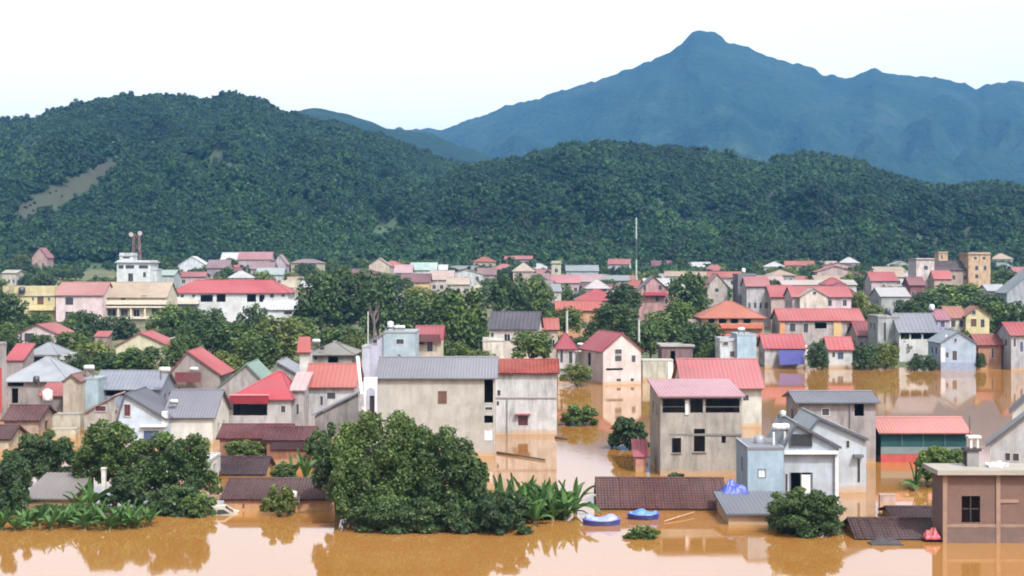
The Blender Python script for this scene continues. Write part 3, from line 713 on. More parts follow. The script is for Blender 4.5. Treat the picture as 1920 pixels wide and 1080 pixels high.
D = WD(957)
house('sunken_house', 'long dark brown tiled roof at flood level behind the two blue boats', 1127, 1358, D, 953, 'gx', 898, dep=7.2, yaw=-1.5, rc=(112, 62, 58), wc=(196, 140, 104), rib='tile', ov=.15, zb=-2.6, th=.06)
D = WD(984)
house('sunken_shed', 'low grey sheet roof beside the rounded bush below the pale blue house', 1366, 1512, D, 964, 'shed', 925, dep=6.2, rc=(120, 124, 138), wc=(206, 182, 164), rib='metal', ov=.35, zb=-2.6, cat='shed')

# pale blue house with dark roof edges
D = WD(944)
h = house('blue_house', 'pale blue two-storey house with dark-edged gables and a white roof tank', 1470, 1573, D, 839, 'gy', 796, dep=7, ax=1493, rc=(170, 178, 190), wc=(196, 202, 210), ov=.12, grime=.25, trim=(86, 88, 100), rib='metal',
          win=[(1480, 1523, 813, 838, 'o'), (1481, 1524, 886, 924, 'o'), (1472, 1477, 888, 922, 'd')])
house('', '', 1505, 1624, D + 5.5, 824, 'gy', 785, dep=7, ax=1536, rc=(170, 180, 190), wc=(200, 204, 208), ov=.12, grime=.25, trim=(86, 88, 100), rib='metal', root=h,
      win=[(1586, 1593, 826, 840, 'd'), (1607, 1613, 860, 905, 'd')])
house('', '', 1402, 1469.6, D - .6, 843, 'flat', 838, dep=6, rc=(150, 150, 160), wc=(172, 190, 204), ov=.05, grime=.25, root=h, th=.1, win=[(1421, 1436, 879, 896, 'W')], fr=(120, 130, 140))
wbox(h, 'ledge', plain('white_paint', (226, 226, 228), .7), 1470.5, 1572.5, 846, 852, D - .5, .498)
wbox(h, 'pilaster', plain('white_paint', (226, 226, 228), .7), 1566, 1572.5, 852.5, 945, D - .30, .296)
wbox(h, 'door_leaf', plain('white_paint', (232, 230, 230), .6), 1503, 1520, 890, 930, D + .02, .05)
for a, b in ((1481, 1483), (1501, 1503), (1521, 1524)): wbox(h, 'door_frame', plain('frame_paint', (105, 108, 116), .5), a, b, 886, 926, D - .05, .12)
for a in (1449, 1470): wbox(h, 'tank_pillar', plain('white_paint', (226, 226, 228), .7), a, a + 4, 810, 841, D + .6, .17)
wbox(h, 'window_hood', plain('frame_paint', (105, 108, 116), .5), 1602, 1620, 853, 858, D + 4.95, .54)
tank('big white horizontal tank on pillars above the pale blue house', 1464, 811, D + 1.2, 1.45, 'h', lift=.12, h=.62)
tank('wide grey drum on the flat left corner of the pale blue house', 1424, 838, D + 2, 1.6, 'v', (160, 162, 172), h=.85, lift=.12)
tank('small steel tank behind the big white tank of the pale blue house', 1468, 785, D + 5, .9, 'v', (200, 200, 204), h=.5, lift=.2)
sheet('tarpaulin', 'crumpled bright blue tarpaulin between the long brown roof and pale blue house', 1377, 922, WD(944) - 3, 2.1, 2.0, 1.0, plain('blue_plastic', (66, 84, 178), .45), 8, 'tarpaulin')

# raw concrete house
D = WD(891)
h = house('concrete_house', 'raw grey concrete two-storey house with pink sheet roof and open upper veranda', 1238, 1391, D, 743, 'shed', 713, dep=8.5, yaw=1, rc=(216, 158, 172), wc=(182, 172, 162), ov=.55, grime=.95, rib='metal',
          win=[(1242, 1284, 748, 774, 'o'), (1294, 1318, 748, 774, 'o'), (1323, 1387, 748, 774, 'o'), (1260, 1277, 821, 849, 'o'), (1301, 1322, 804, 847, 'o'), (1353, 1361, 818, 831, 'o')])
wbox(h, 'column', plain('white_paint', (232, 228, 230), .7), 1285, 1291, 751, 778, D - .12, .115)
wbox(h, 'beam', plain('beam_concrete', (134, 128, 124), .9), 1238, 1391, 813, 817, D - .05, .047)
for a, b in ((1242, 1284), (1323, 1387)): wbox(h, 'railing', plain('rail_dark', (96, 94, 104), .6), a, b, 762, 763.5, D + .05, .04)
for x0, x1, y0, y1 in ((1260, 1277, 821, 849), (1301, 1322, 804, 847)): wbox(h, 'sill', plain('beam_concrete', (134, 128, 124), .9), x0 - 2, x1 + 2, y1 + .5, y1 + 2.5, D - .12, .117)
D2 = WD(885)
house('toilet_hut', 'tiny hut with pink sheet roof on the left of the raw concrete house', 1192, 1212, D2, 857, 'shed', 828, dep=2.0, rc=(206, 92, 112), wc=(222, 160, 140), ov=.1, rib='metal', zb=-2.6, cat='hut')
h = house('pink_roof_house', 'white house under a broad pink sheet roof behind the raw concrete house', 1282, 1428, 172, 724, 'gx', 675, dep=10, rc=(208, 108, 112), wc=(222, 218, 208), rib='metal', ov=.6, win=[(1392, 1405, 740, 752, 'd')], swin=[('L', .3, .5, 735, 760)])
tank('turquoise and white drum at the right corner of the raw concrete veranda', 1380, 783, 146, .75, 'v', (96, 176, 186), h=.7, lift=.15)
h = house('slate_roof_house', 'grey house with flat slate roof strip right behind the pale blue house', 1496, 1642, 141, 754, 'gx', 736, dep=6, rc=(130, 132, 146), wc=(178, 168, 166), rib='metal', ov=.5, grime=.8, win=[(1602, 1620, 756, 780, 'o'), (1540, 1556, 765, 780, 'd')])
wbox(h, 'drain_pipe', plain('grey_pipe', (140, 138, 140), .6), 1594, 1596, 756, 840, 140.8, .1)
# teal shed
D = WD(867)
h = house('teal_shed', 'long shed with pink sheet roof, dark teal wall and red lower band', 1652, 1812, D, 809, 'gx', 785, dep=5, rc=(226, 136, 128), wc=(44, 88, 92), rib='metal', ov=.5, grime=.3, cat='shed')
wbox(h, 'lower_band', plain('red_band', (190, 76, 70), .7), 1651.7, 1812.3, 852, 875, D - .05, .047)
wbox(h, 'grey_band', plain('grey_band', (120, 134, 134), .7), 1651.7, 1812.3, 838, 851.6, D - .05, .047)
for a in (1690, 1730, 1771): wbox(h, 'post', plain('teal_post', (60, 104, 106), .6), a, a + 2.5, 810, 837.6, D - .06, .057)
# right edge
D = WD(902)
h = house('grey_house', 'grey-white house with dark-edged gable cut by the right picture edge', 1868, 2080, D, 836, 'gy', 742, dep=4, yaw=-19, rc=(150, 152, 160), wc=(206, 204, 204), ov=.3, trim=(92, 90, 98), rib='metal', grime=.3,
          win=[(1893, 1903, 852, 868, 'd'), (1906, 1918, 852, 868, 'd'), (1940, 1970, 852, 868, 'd')])
h = house('white_house', 'white house corner with thin dark roof line above the right-edge gable', 1904, 2010, D + 22, 772, 'gy', 716, dep=4, yaw=-18, rc=(120, 120, 130), wc=(226, 224, 222), ov=.25, trim=(110, 108, 116), grime=.2)

# ================================================================== centre
D = 146
h = house('long_house', 'long plain grey three-storey house with slate-grey roof in the centre', 708, 927, D, 709, 'gx', 672, dep=11, rc=(146, 146, 158), wc=(196, 188, 178), rib='metal', ov=.35, grime=.35,
          win=[(821, 838, 733, 757, 'b'), (908, 924.5, 711, 755, 'o'), (908, 924.5, 779, 793, 'o'), (908, 924.5, 804, 826, 'W'), (908, 924.5, 762, 770, 'd')])
# white arched porch at its left end, with real arch opening
def arch(m):
    x0, x1, yy = X(682, D - 1), X(707, D - 1), D - 1; zt, zb_ = Z(708, D - 1), -2.6
    a0, a1 = x0 + .28, x1 - .2; c, r = (a0 + a1) / 2, (a1 - a0) / 2; zs_ = Z(735, D - 1); n = 10
    m.box(x0, a0, yy, yy + .6, zb_, zt); m.box(a1, x1, yy, yy + .6, zb_, zt)
    for k in range(n):
        t0, t1 = math.pi * (1 - k / n), math.pi * (1 - (k + 1) / n)
        p, q = (c + r * math.cos(t0), zs_ + r * math.sin(t0)), (c + r * math.cos(t1), zs_ + r * math.sin(t1))
        m.quad((p[0], yy, p[1]), (q[0], yy, q[1]), (q[0], yy, zt), (p[0], yy, zt)); m.quad((p[0], yy, p[1]), (q[0], yy, q[1]), (q[0], yy + .6, q[1]), (p[0], yy + .6, p[1]))
    m.quad((a0, yy, zt), (a1, yy, zt), (a1, yy + .6, zt), (a0, yy + .6, zt))
part(h, 'porch_arch', plain('white_paint', (226, 224, 226), .7), arch)
part(h, 'bargeboard', plain('white_paint', (232, 230, 232), .7), lambda m: (m.slab((X(681, D), D - .9, Z(768, D)), (X(686, D), D - .9, Z(768, D)), (X(673, D + 5), D + 5.4, Z(671, D + 5)), (X(667, D + 5), D + 5.4, Z(671, D + 5)), .2)))
wbox(h, 'porch_door', plain('dark_door', (52, 46, 52), .6), 693, 702, 742, 800, D - .35, .06)
wbox(h, 'corner_pilaster', plain('grey_pilaster', (186, 180, 174), .8), 924.8, 928, 709, 850, D - .06, .057)
D = WD(815)
h = house('stained_house', 'white rain-stained house with orange-red tiled roof beside the long grey house', 926, 1044, D, 699, 'gx', 676, dep=7, rc=(198, 82, 64), wc=(220, 216, 214), rib='tile', ov=.4, grime=1.0,
          win=[(970, 991, 778, 799, 'mh'), (932, 939, 731, 742, 'd'), (931, 936, 752, 760, 'd')])
wbox(h, 'ledge', plain('grey_ledge', (176, 170, 168), .8), 926, 1044, 744, 747, D - .1, .097)
wbox(h, 'drain_pipe', plain('grey_pipe', (140, 138, 140), .6), 950, 952, 747.5, 820, D - .12, .1)

D = WD(721)
h = house('pink_gable_house', 'pale pink gable house with red roof slope standing at the far water edge', 1130, 1203, D, 657, 'gy', 626, dep=10, yaw=17, rc=(196, 70, 88), wc=(224, 208, 202), ov=.35, rib='metal', grime=.35,
          win=[(1152, 1166, 654, 664, 'd'), (1152, 1166, 666, 678, 'd'), (1184, 1193, 666, 680, 'd'), (1136, 1168, 690, 694, 'o'), (1155, 1165, 709, 716, 'd'), (1182, 1190, 709, 716, 'd')], swin=[('L', .55, .7, 665, 690)])
h = house('red_hip_house', 'small white house with red hip roof left of the pink gable house', 1046, 1078, D + 8, 652, 'hip', 626, dep=7, rc=(184, 62, 80), wc=(214, 206, 204), win=[(1050, 1056, 655, 680, 'd'), (1066, 1074, 658, 682, 'd')])
house('', '', 1078.2, 1099, D + 9, 664, 'flat', 660, dep=5, rc=(220, 220, 206), wc=(214, 214, 196), ov=.05, root=h)
tank('white tank on dark stand between red hip roof and pink gable house', 1088, 662, D + 11, 1.0, 'h', lift=1.2, solar=False)
h = house('white_frame_wall', 'low white framed garden wall right of the pink gable house', 1205, 1262, D + 8, 677, 'flat', dep=3, rc=(234, 232, 224), wc=(208, 206, 188), ov=.05, th=.12, cat='wall')
wbox(h, 'end_post', plain('white_paint', (234, 232, 226), .7), 1252, 1262, 679, 712, D + 7.9, .09)
h = house('concrete_box', 'brown-grey concrete box with flat slab roof beside the garden wall', 1241, 1299, 256, 650, 'flat', dep=7, rc=(206, 200, 196), wc=(138, 114, 112), ov=.3, th=.2, win=[(1257, 1266, 658, 684, 'o')], cat='building')
h = house('slate_gable_house', 'white house with dark slate roof behind the stained house', 918, 1008, 268, 616, 'gx', 586, dep=9, yaw=-6, rc=(72, 66, 82), wc=(226, 214, 204), win=[(920, 926, 624, 638, 'd'), (945, 957, 626, 640, 'g'), (975, 985, 626, 640, 'g')], grime=.3)
house('', '', 905, 945, 262, 640, 'flat', 634, dep=4, rc=WHT, wc=(224, 218, 206), root=h, ov=.1)
h = house('orange_roof_house', 'low orange-roofed house just right of the dark slate roof', 1004, 1046, 282, 617, 'gx', 598, dep=8, rc=(196, 84, 66), wc=(200, 180, 164), auto=(2, 1))
# light blue flat house
D = 188
h = house('light_blue_house', 'light blue flat-roofed house rising behind the long slate-grey roof', 722, 779, D, 624, 'flat', 621, dep=7, rc=(190, 196, 200), wc=(178, 194, 202), ov=.08, th=.08, grime=.3, win=[(742, 758, 635, 646, 'd'), (746, 752, 664, 671, 'd')])
house('', '', 694, 721.6, D - .5, 641, 'sidl', 624, dep=6, rc=(190, 194, 202), wc=(196, 192, 210), root=h, ov=.05, grime=.3, win=[(699, 708, 636, 645, 'd')])
house('', '', 679, 693.6, D - 1, 652, 'flat', 649, dep=5, rc=(206, 208, 214), wc=(202, 202, 216), root=h, ov=.05, grime=.3)
wbox(h, 'pilaster', plain('blue_trim', (160, 178, 190), .7), 719, 722, 628, 690, D - .75, .24)
tank('white round tank with panel on the light blue flat roof', 732, 621, D + 2, 1.1, 'v', h=.8, lift=.5)
tank('flat steel tank lying on the right of the light blue flat roof', 748, 621, D + 3, 1.6, 'h', lift=.3, h=.45)
h = house('red_roof_house', 'house with crimson sheet roof and cream wall right of the light blue house', 781, 827, D + 9, 634, 'gx', 613, dep=7, rc=(178, 58, 76), wc=(222, 208, 188), ov=.6, win=[(786, 795, 640, 646, 'o'), (800, 812, 638, 660, 'd')])
wbox(h, 'awning', roofm((128, 40, 58)), 781, 826, 627, 641, D + 8.1, .12)
# orange roof house in front of raw concrete frame
D = 171
h = house('salmon_roof_house', 'white house with salmon-orange sheet roof left of the long grey house', 574, 664, D, 724, 'gx', 684, dep=9, rc=(206, 98, 84), wc=(212, 208, 208), ov=.45, win=[(612, 630, 735, 749, 'd'), (600, 606, 742, 760, 'd')], rib='metal')
h = house('lean_to_shed', 'grey lean-to roof sloping down left of the white arched porch', 590, 672, 158, 780, 'sidl', 736, dep=5, rc=(172, 174, 184), wc=(158, 152, 150), ov=.2, rib='metal', cat='shed')
h = house('raw_frame_house', 'unfinished grey concrete house with peaked grey roof behind the salmon roof', 583, 660, 200, 664, 'hip', 641, dep=8, rc=(150, 146, 138), wc=(160, 152, 144), grime=.8, win=[(600, 608, 650, 656, 'o'), (615, 634, 669, 683, 'o'), (590, 594, 668, 674, 'o')], hipin=3.0)
h = house('stair_tower', 'narrow white stair tower with square red cap above the salmon roof', 562, 582, 190, 660, 'flat', dep=2, rc=(222, 214, 208), wc=(216, 210, 204), ov=.05, th=.05, cat='tower')
part(h, 'red_cap', roofm((200, 84, 76)), lambda m: m.slab((X(557, 190), 189.7, Z(662, 190)), (X(584, 190), 189.7, Z(662, 190)), (X(582, 192), 192, Z(633, 192)), (X(560, 192), 192, Z(633, 192)), .15))
tank('white tank on the raw concrete frame beside the red stair cap', 593, 650, 196, 1.1, 'h', lift=.5)
# red canopy house
D = 166
h = house('red_canopy_house', 'grey-white house with bright red canopy roof and dark open front', 430, 546, D, 746, 'hip', 699, dep=7, ax=515, rc=(206, 44, 66), wc=(198, 192, 190), ov=.35, win=[(437, 501, 758, 779, 'o'), (526, 536, 760, 774, 'd')], grime=.6)
wbox(h, 'awning', plain('dark_red_cloth', (142, 24, 42), .8), 430, 503, 742, 757, D - .9, .25)
wbox(h, 'awning_edge', plain('pale_trim', (224, 150, 150), .7), 429, 504, 739.5, 741.7, D - .95, .3)
house('', '', 546.4, 570, D + 1, 732, 'shed', 700, dep=6, rc=(226, 186, 188), wc=(186, 178, 176), ov=.3, root=h, win=[(555, 561, 757, 778, 'd')])
h = house('brown_roof_house', 'dark red-brown double roof below the bright red canopy house', 412, 536, WD(866), 823, 'gx', 798, dep=6, rc=(126, 54, 60), wc=(176, 128, 104), rib='tile', ov=.2)
house('', '', 500, 582, WD(866) - 2.0, 826, 'gx', 803, dep=5, rc=(118, 54, 62), wc=(168, 116, 92), rib='tile', ov=.2, root=h)
wbox(h, 'eave_board', plain('dark_eave', (74, 44, 52), .9), 508, 582, 829, 843, WD(866) - 2.2, .15)
h = house('green_roof_house', 'grey gable house with pale green sheet roof behind the red canopy house', 404, 508, 203, 731, 'gy', 684, dep=9, ax=462, rc=(146, 178, 164), wc=(178, 172, 168), ov=.2, win=[(410, 424, 742, 758, 'd')], rib='metal')
h = house('slate_gable_shed', 'slate-blue gabled roof squeezed between the green roof and red stair tower', 514, 576, 196, 712, 'gy', 680, dep=8, ax=520, rc=(158, 164, 176), wc=(170, 164, 164), ov=.2)
h = house('red_slope_house', 'grey gable house with one bright red roof slope and dark red awning', 318, 412, 206, 702, 'gy', 660, dep=9, ax=352, yaw=0, rc=(204, 80, 84), wc=(166, 152, 146), ov=.3, rib='metal', win=[(357, 365, 732, 742, 'd'), (332, 339, 724, 732, 'd'), (388, 393, 735, 752, 'd')])
wbox(h, 'awning', roofm((140, 48, 56)), 328, 376, 698, 717, 204.6, .2)
tank('white tank above the dark red awning of the grey gable house', 364, 697, 204.9, 1.15, 'h', lift=.12)
h = house('blue_long_house', 'low pale blue house with long blue-grey roof and two roof tanks', 178, 300, 189, 728, 'gx', 697, dep=8, rc=(150, 156, 174), wc=(150, 158, 176), ov=.5, rib='metal', win=[(188, 240, 732, 742, 'o')])
house('', '', 153, 184, 186, 712, 'flat', 709, dep=4, rc=(190, 206, 216), wc=(172, 190, 200), root=h, ov=.05)
tank('white tank on a dark stand at the left end of the blue-grey roof', 167, 708, 187, 1.35, 'h', lift=.95)
tank('white tank on a dark stand at the right end of the blue-grey roof', 309, 712, 187, 1.4, 'h', lift=.95)
# white-blue gable house, left
D = 153
h = house('white_gable_house', 'white and pale blue gable house with dark slate slope behind the left trees', 222, 310, D, 786, 'gy', 741, dep=8, ax=236, rc=(92, 96, 112), wc=(208, 216, 228), ov=.2, rib='metal', grime=.2, win=[(232, 246, 757, 781, 'm'), (268, 300, 806, 828, 'B')])
house('', '', 310.5, 399, D + 2.5, 782, 'gx', 733, dep=9, rc=(134, 134, 150), wc=(226, 222, 212), ov=.3, root=h, rib='metal', grime=.25)
wbox(h, 'chimney', plain('white_paint', (226, 226, 230), .7), 303, 312, 772, 800, D - .1, .8)
wbox(h, 'balcony_band', plain('white_paint', (226, 226, 230), .7), 262, 310, 797, 801, D - .4, .397)
tank('small white tank lying on the slate slope of the white gable house', 326, 758, D + 3.5, .9, 'h', lift=.1)
h = house('beige_gable_hut', 'plain beige gable-ended hut left of the blue-grey roof', 118, 151, 184, 716, 'gy', 704, dep=6, rc=(150, 96, 92), wc=(196, 184, 168), ov=.1, cat='hut')
h = house('red_lean_to', 'small red sheet lean-to beside the beige gable hut', 76, 117, 187, 742, 'shed', 720, dep=3.5, rc=(198, 88, 92), wc=(140, 132, 130), ov=.3, cat='shed')
tank('white round tank in front of the small red lean-to', 89, 758, 181, 1.25, 'v', lift=.5)
h = house('grey_hip_house', 'house with broad pale grey hip roof near the left picture edge', 14, 124, 192, 712, 'hip', 671, dep=9, rc=(184, 190, 200), wc=(170, 160, 156), ov=.5, hipin=3.6, win=[(22, 34, 728, 756, 'o'), (14, 44, 714, 724, 'o')])
tank('dark tank on white frame in front of the pale grey hip roof', 68, 722, 189, .9, 'v', (70, 68, 74), h=.8, lift=.4)
h = house('tall_wall_house', 'tall pale house side cut by the left picture edge', -60, -4, 178, 648, 'flat', 643, dep=3, rc=(190, 180, 178), wc=(196, 186, 182), ov=.05, auto=(3, 2))
wbox(h, 'red_strip', plain('red_paint', (176, 66, 66), .7), -40, 3, 690, 775, 177.9, .09)
h = house('red_roof_shed', 'small bright red roof wedged behind the pale grey hip roof', 12, 42, 206, 676, 'shed', 646, dep=5, rc=(206, 66, 82), wc=(170, 160, 158), ov=.2, cat='shed')
h = house('pink_block_house', 'pale pink gable house with dark square window near the left edge', 32, 106, 285, 626, 'gy', 609, dep=9, rc=(190, 100, 98), wc=(226, 204, 200), ov=.25, yaw=-4, win=[(45, 65, 624, 642, 'd'), (37, 41, 624, 648, 'd')])
h = house('white_porch_house', 'white house with grey hip roof and blue-dark porch behind the pale hip roof', 54, 106, 238, 664, 'hip', 644, dep=7, rc=(160, 164, 176), wc=(230, 230, 234), ov=.4, win=[(62, 96, 669, 684, 'o')], grime=.15)
house('', '', 106.4, 127, 239, 668, 'flat', 664, dep=5, rc=WHT, wc=(222, 220, 210), root=h, ov=.05, win=[(112, 124, 672, 684, 'W')])
h = house('brown_tile_house', 'low house with brown tiled roof at the left edge above the trees', 8, 72, 163, 788, 'gx', 762, dep=6, rc=(114, 60, 60), wc=(186, 160, 146), rib='tile', ov=.3)
h = house('dark_tile_shed', 'little dark tiled roof at the left picture edge under the brown one', -30, 16, 150, 824, 'gx', 800, dep=5, rc=(100, 56, 60), wc=(214, 200, 180), rib='tile', ov=.2, cat='shed')
h = house('cream_wall', 'stepped cream garden walls above the left trees', 76, 150, 168, 778, 'flat', dep=1.5, rc=(196, 188, 172), wc=(206, 198, 178), ov=.03, th=.05, cat='wall')
house('', '', 98, 142, 160, 806, 'flat', dep=1.2, rc=(206, 198, 178), wc=(214, 206, 182), ov=.03, th=.05, root=h)
h = house('pink_stair_shed', 'pale pink sloping stair roof left of the white gable house', 158, 216, 165, 776, 'sidl', 741, dep=4, rc=(206, 170, 170), wc=(196, 186, 176), ov=.1, win=[(178, 200, 760, 772, 'm')], cat='shed')
h = house('cream_gable_house', 'cream gable house with red slope half hidden by bushes on the left', 217, 318, 268, 650, 'gy', 625, dep=9, ax=262, rc=(200, 86, 88), wc=(216, 206, 176), ov=.3, win=[(290, 300, 655, 668, 'd')], grime=.3)
house('', '', 318.4, 327, 270, 636, 'flat', dep=4, rc=(214, 200, 190), wc=(220, 208, 190), root=h, ov=.1)
h = house('red_shed', 'tiny red roof poking out of bushes left of the cream gable house', 178, 202, 292, 632, 'shed', 622, dep=3, rc=(196, 84, 84), wc=(170, 150, 140), ov=.1, cat='shed')

# sunken roofs, left
D = WD(893)
house('sunken_house', 'dark brown tiled roof behind, upper of the two sunken roofs at left', 404, 492, D, 889, 'gx', 858, dep=5.5, rc=(84, 54, 60), wc=(190, 150, 118), rib='tile', ov=.15, zb=-2.6, th=.06)
D = WD(957)
h = house('sunken_house', 'long reddish-brown tiled roof with a shrub in front, lower sunken roof at left', 420, 616, D, 936, 'gx', 899, dep=7.5, rc=(104, 62, 64), wc=(210, 150, 112), rib='tile', ov=.2, zb=-2.6, th=.06)
wbox(h, 'vent_cross', plain('dark_vent', (110, 70, 58), .9), 455, 458, 944, 953, D - .03, .027)
tank('white lidded jar on a pale post before the lower sunken roof', 551, 957, D - 2, 1.0, 'v', (220, 214, 208), h=.5, lift=1.0)
D = WD(952)
house('sunken_shed', 'weathered grey sheet roof among the plants on the left shore', 44, 132, D, 936, 'shed', 890, dep=5.5, yaw=-3, rc=(150, 140, 138), wc=(120, 108, 104), rib='metal', ov=.2, zb=-2.6, cat='shed')
h = house('white_wall_house', 'white house wall glimpsed between the dark tree trunks on the left', 322, 392, 128, 868, 'flat', 862, dep=5, rc=WHT, wc=(228, 226, 220), ov=.05, zb=-2.6, win=[(340, 352, 880, 900, 'd')])
m = MB(); Dp = 116; m.box(X(190, Dp), X(197.5, Dp), Dp, Dp + .3, -1.5, Z(880, Dp)); m.box(X(189, Dp), X(198.5, Dp), Dp - .05, Dp + .35, Z(880, Dp) + .003, Z(877, Dp))
tag(m.build('concrete_post', plain('post_paint', (214, 212, 206), .8)), 'square white concrete post among the left shore plants', 'post')

# ================================================================== houses at the far water edge and up the valley floor
h = house('orange_villa', 'large orange-roofed villa with striped balconies right of the centre trees', 1316, 1432, 300, 594, 'hip', 566, dep=11, rc=(206, 106, 72), wc=(208, 168, 140), ov=.6, win=[(1328, 1340, 598, 606, 'o'), (1348, 1362, 598, 606, 'o'), (1370, 1384, 598, 606, 'o'), (1394, 1408, 598, 606, 'o')])
for y0, y1, c in ((608, 616, (206, 112, 86)), (626, 632, (206, 120, 96))): wbox(h, 'balcony', plain('orange_band', c, .7), 1314, 1432, y0, y1, 299, .98)
house('', '', 1300, 1330, 296, 620, 'shed', 600, dep=7, rc=(176, 150, 140), wc=(206, 186, 168), root=h, win=[(1318, 1326, 612, 622, 'd')])
h = house('pale_blue_box_house', 'pale blue box house with white steps behind the broad pink roof', 1382, 1418, 246, 630, 'flat', 626, dep=7, rc=(190, 204, 212), wc=(176, 200, 214), ov=.05, grime=.2)
house('', '', 1350, 1381.5, 247, 640, 'flat', 634, dep=6, rc=WHT, wc=(214, 218, 224), ov=.1, root=h, win=[(1368, 1378, 658, 670, 'd'), (1355, 1366, 640, 648, 'd')])
tank('white tank on the white step of the pale blue box house', 1390, 626, 249, 1.2, 'h', lift=.5)
h = house('blue_tarp_house', 'house with bright red roof and blue tarpaulin over its front at the water', 1434, 1508, 268, 652, 'gx', 628, dep=7, rc=(202, 72, 82), wc=(214, 208, 210), ov=.4, win=[(1462, 1502, 657, 666, 'o')])
part(h, 'tarpaulin', plain('blue_plastic', (58, 56, 132), .5), lambda m: m.slab((X(1460, 266), 264.5, Z(684, 266)), (X(1504, 266), 264.5, Z(682, 266)), (X(1506, 268), 267.6, Z(657, 268)), (X(1458, 268), 267.6, Z(657, 268)), .08))
wbox(h, 'side_wall', plain('white_paint', (226, 224, 220), .7), 1509, 1516, 648, 700, 267.9, 4)
h = house('kiosk_house', 'small white kiosk-like house with red roof at the far water edge', 1554, 1598, 268, 654, 'gx', 633, dep=5, rc=(208, 78, 84), wc=(226, 224, 220), ov=.4, win=[(1560, 1566, 660, 670, 'd'), (1570, 1582, 660, 674, 'B')], grime=.2)
h = house('red_row_house', 'long red-roofed row house with beige front above the blue tarpaulin', 1462, 1618, 296, 600, 'gx', 580, dep=9, rc=(206, 92, 92), wc=(196, 182, 176), ov=.5, win=[(1480, 1492, 606, 622, 'd'), (1506, 1516, 606, 624, 'd'), (1528, 1550, 605, 616, 'o'), (1588, 1604, 606, 620, 'b')])
wbox(h, 'yellow_panel', plain('yellow_paint', (226, 190, 130), .7), 1563, 1578, 602, 640, 295.8, .18)
wbox(h, 'orange_panel', plain('orange_paint', (218, 150, 100), .7), 1462, 1472, 604, 640, 295.8, .18)
h = house('pink_gable_villa', 'pink and white villa with central gable and red roof in the right town', 1486, 1596, 345, 556, 'gx', 538, dep=10, rc=(204, 92, 96), wc=(230, 204, 204), ov=.5, win=[(1522, 1534, 560, 570, 'd'), (1498, 1506, 562, 572, 'g'), (1552, 1560, 562, 574, 'd'), (1580, 1588, 562, 574, 'g')])
house('', '', 1500, 1552, 343, 556, 'gy', 541, dep=6, rc=(214, 170, 160), wc=(236, 216, 204), ov=.4, root=h, win=[(1524, 1531, 546, 552, 'd')])
h = house('maroon_hip_house', 'house with dark maroon hip roof behind the pink gable villa', 1556, 1606, 380, 552, 'hip', 530, dep=10, rc=(140, 40, 62), wc=(206, 190, 186), ov=.5, auto=(3, 1))
h = house('maroon_lean_house', 'small house with maroon roof right of the red-roofed row', 1608, 1640, 288, 628, 'gx', 604, dep=8, rc=(160, 60, 74), wc=(196, 176, 170), ov=.4, auto=(2, 1))
h = house('slate_veranda_house', 'white house with slate-grey roof and dark upper veranda on the right', 1686, 1757, 276, 621, 'gx', 589, dep=9, rc=(140, 142, 158), wc=(222, 218, 214), ov=.5, win=[(1689, 1705, 623, 636, 'o'), (1708, 1728, 623, 636, 'o'), (1731, 1754, 623, 636, 'o'), (1712, 1722, 662, 676, 'd')], grime=.25)
house('', '', 1646, 1685.6, 279, 596, 'flat', 592, dep=8, rc=GREY, wc=(186, 186, 184), ov=.1, root=h, win=[(1656, 1662, 604, 640, 'd')])
tank('dark tank at the left end of the slate veranda roof', 1664, 592, 281, 1.1, 'v', (60, 60, 66), lift=.3)
h = house('yellow_gable_house', 'pale yellow two-storey gable house with brown-orange roof at right', 1812, 1854, 300, 592, 'gy', 576, dep=9, yaw=-8, rc=(190, 112, 84), wc=(232, 214, 166), ov=.35, grime=.2, win=[(1821, 1831, 598, 612, 'b'), (1838, 1846, 598, 614, 'd'), (1822, 1830, 582, 590, 'd')])
house('', '', 1780, 1811.5, 302, 596, 'gx', 576, dep=9, rc=(186, 108, 84), wc=(226, 216, 196), root=h, ov=.35, win=[(1783, 1792, 600, 614, 'd'), (1798, 1807, 600, 614, 'd')])
house('', '', 1758, 1779.5, 300, 600, 'gx', 582, dep=8, rc=(176, 100, 124), wc=(190, 184, 206), root=h, ov=.3, win=[(1763, 1772, 602, 614, 'B')])
tank('white tank over the lilac end of the pale yellow gable house', 1747, 584, 303, 1.1, 'v', lift=.3)
h = house('small_blue_house', 'small pale blue gable house standing in water at the right', 1764, 1830, 262, 643, 'gy', 622, dep=8, rc=(164, 176, 190), wc=(178, 192, 208), ov=.2, grime=.2, win=[(1773, 1779, 660, 671, 'd'), (1785, 1795, 657, 676, 'd'), (1789, 1794, 634, 641, 'd')])
wbox(h, 'plinth', plain('blue_plinth', (150, 162, 186), .8), 1764, 1830, 679, 700, 261.9, .09)
wbox(h, 'front_panel', plain('white_paint', (222, 222, 228), .7), 1764, 1772, 652, 678.7, 261.92, .07)
sheet('roof_sheet', 'curled white sheet lying on the small pale blue gable roof', 1778, 636, 264, 2.0, 1.5, .9, plain('white_sheet', (230, 228, 232), .7), 12, 'sheet')
h = house('brick_red_house', 'brick-red walled house with rust-red roof at the right water edge', 1834, 1878, 266, 646, 'gx', 628, dep=7, rc=(176, 72, 62), wc=(190, 140, 116), ov=.4, win=[(1858, 1864, 652, 672, 'd')], grime=.7)
h = house('grey_edge_house', 'grey house with red roof at the right edge of the far shore', 1896, 1960, 262, 628, 'gx', 606, dep=8, rc=(190, 74, 80), wc=(188, 188, 190), ov=.4, win=[(1900, 1905, 634, 650, 'd'), (1912, 1919, 640, 660, 'B')])
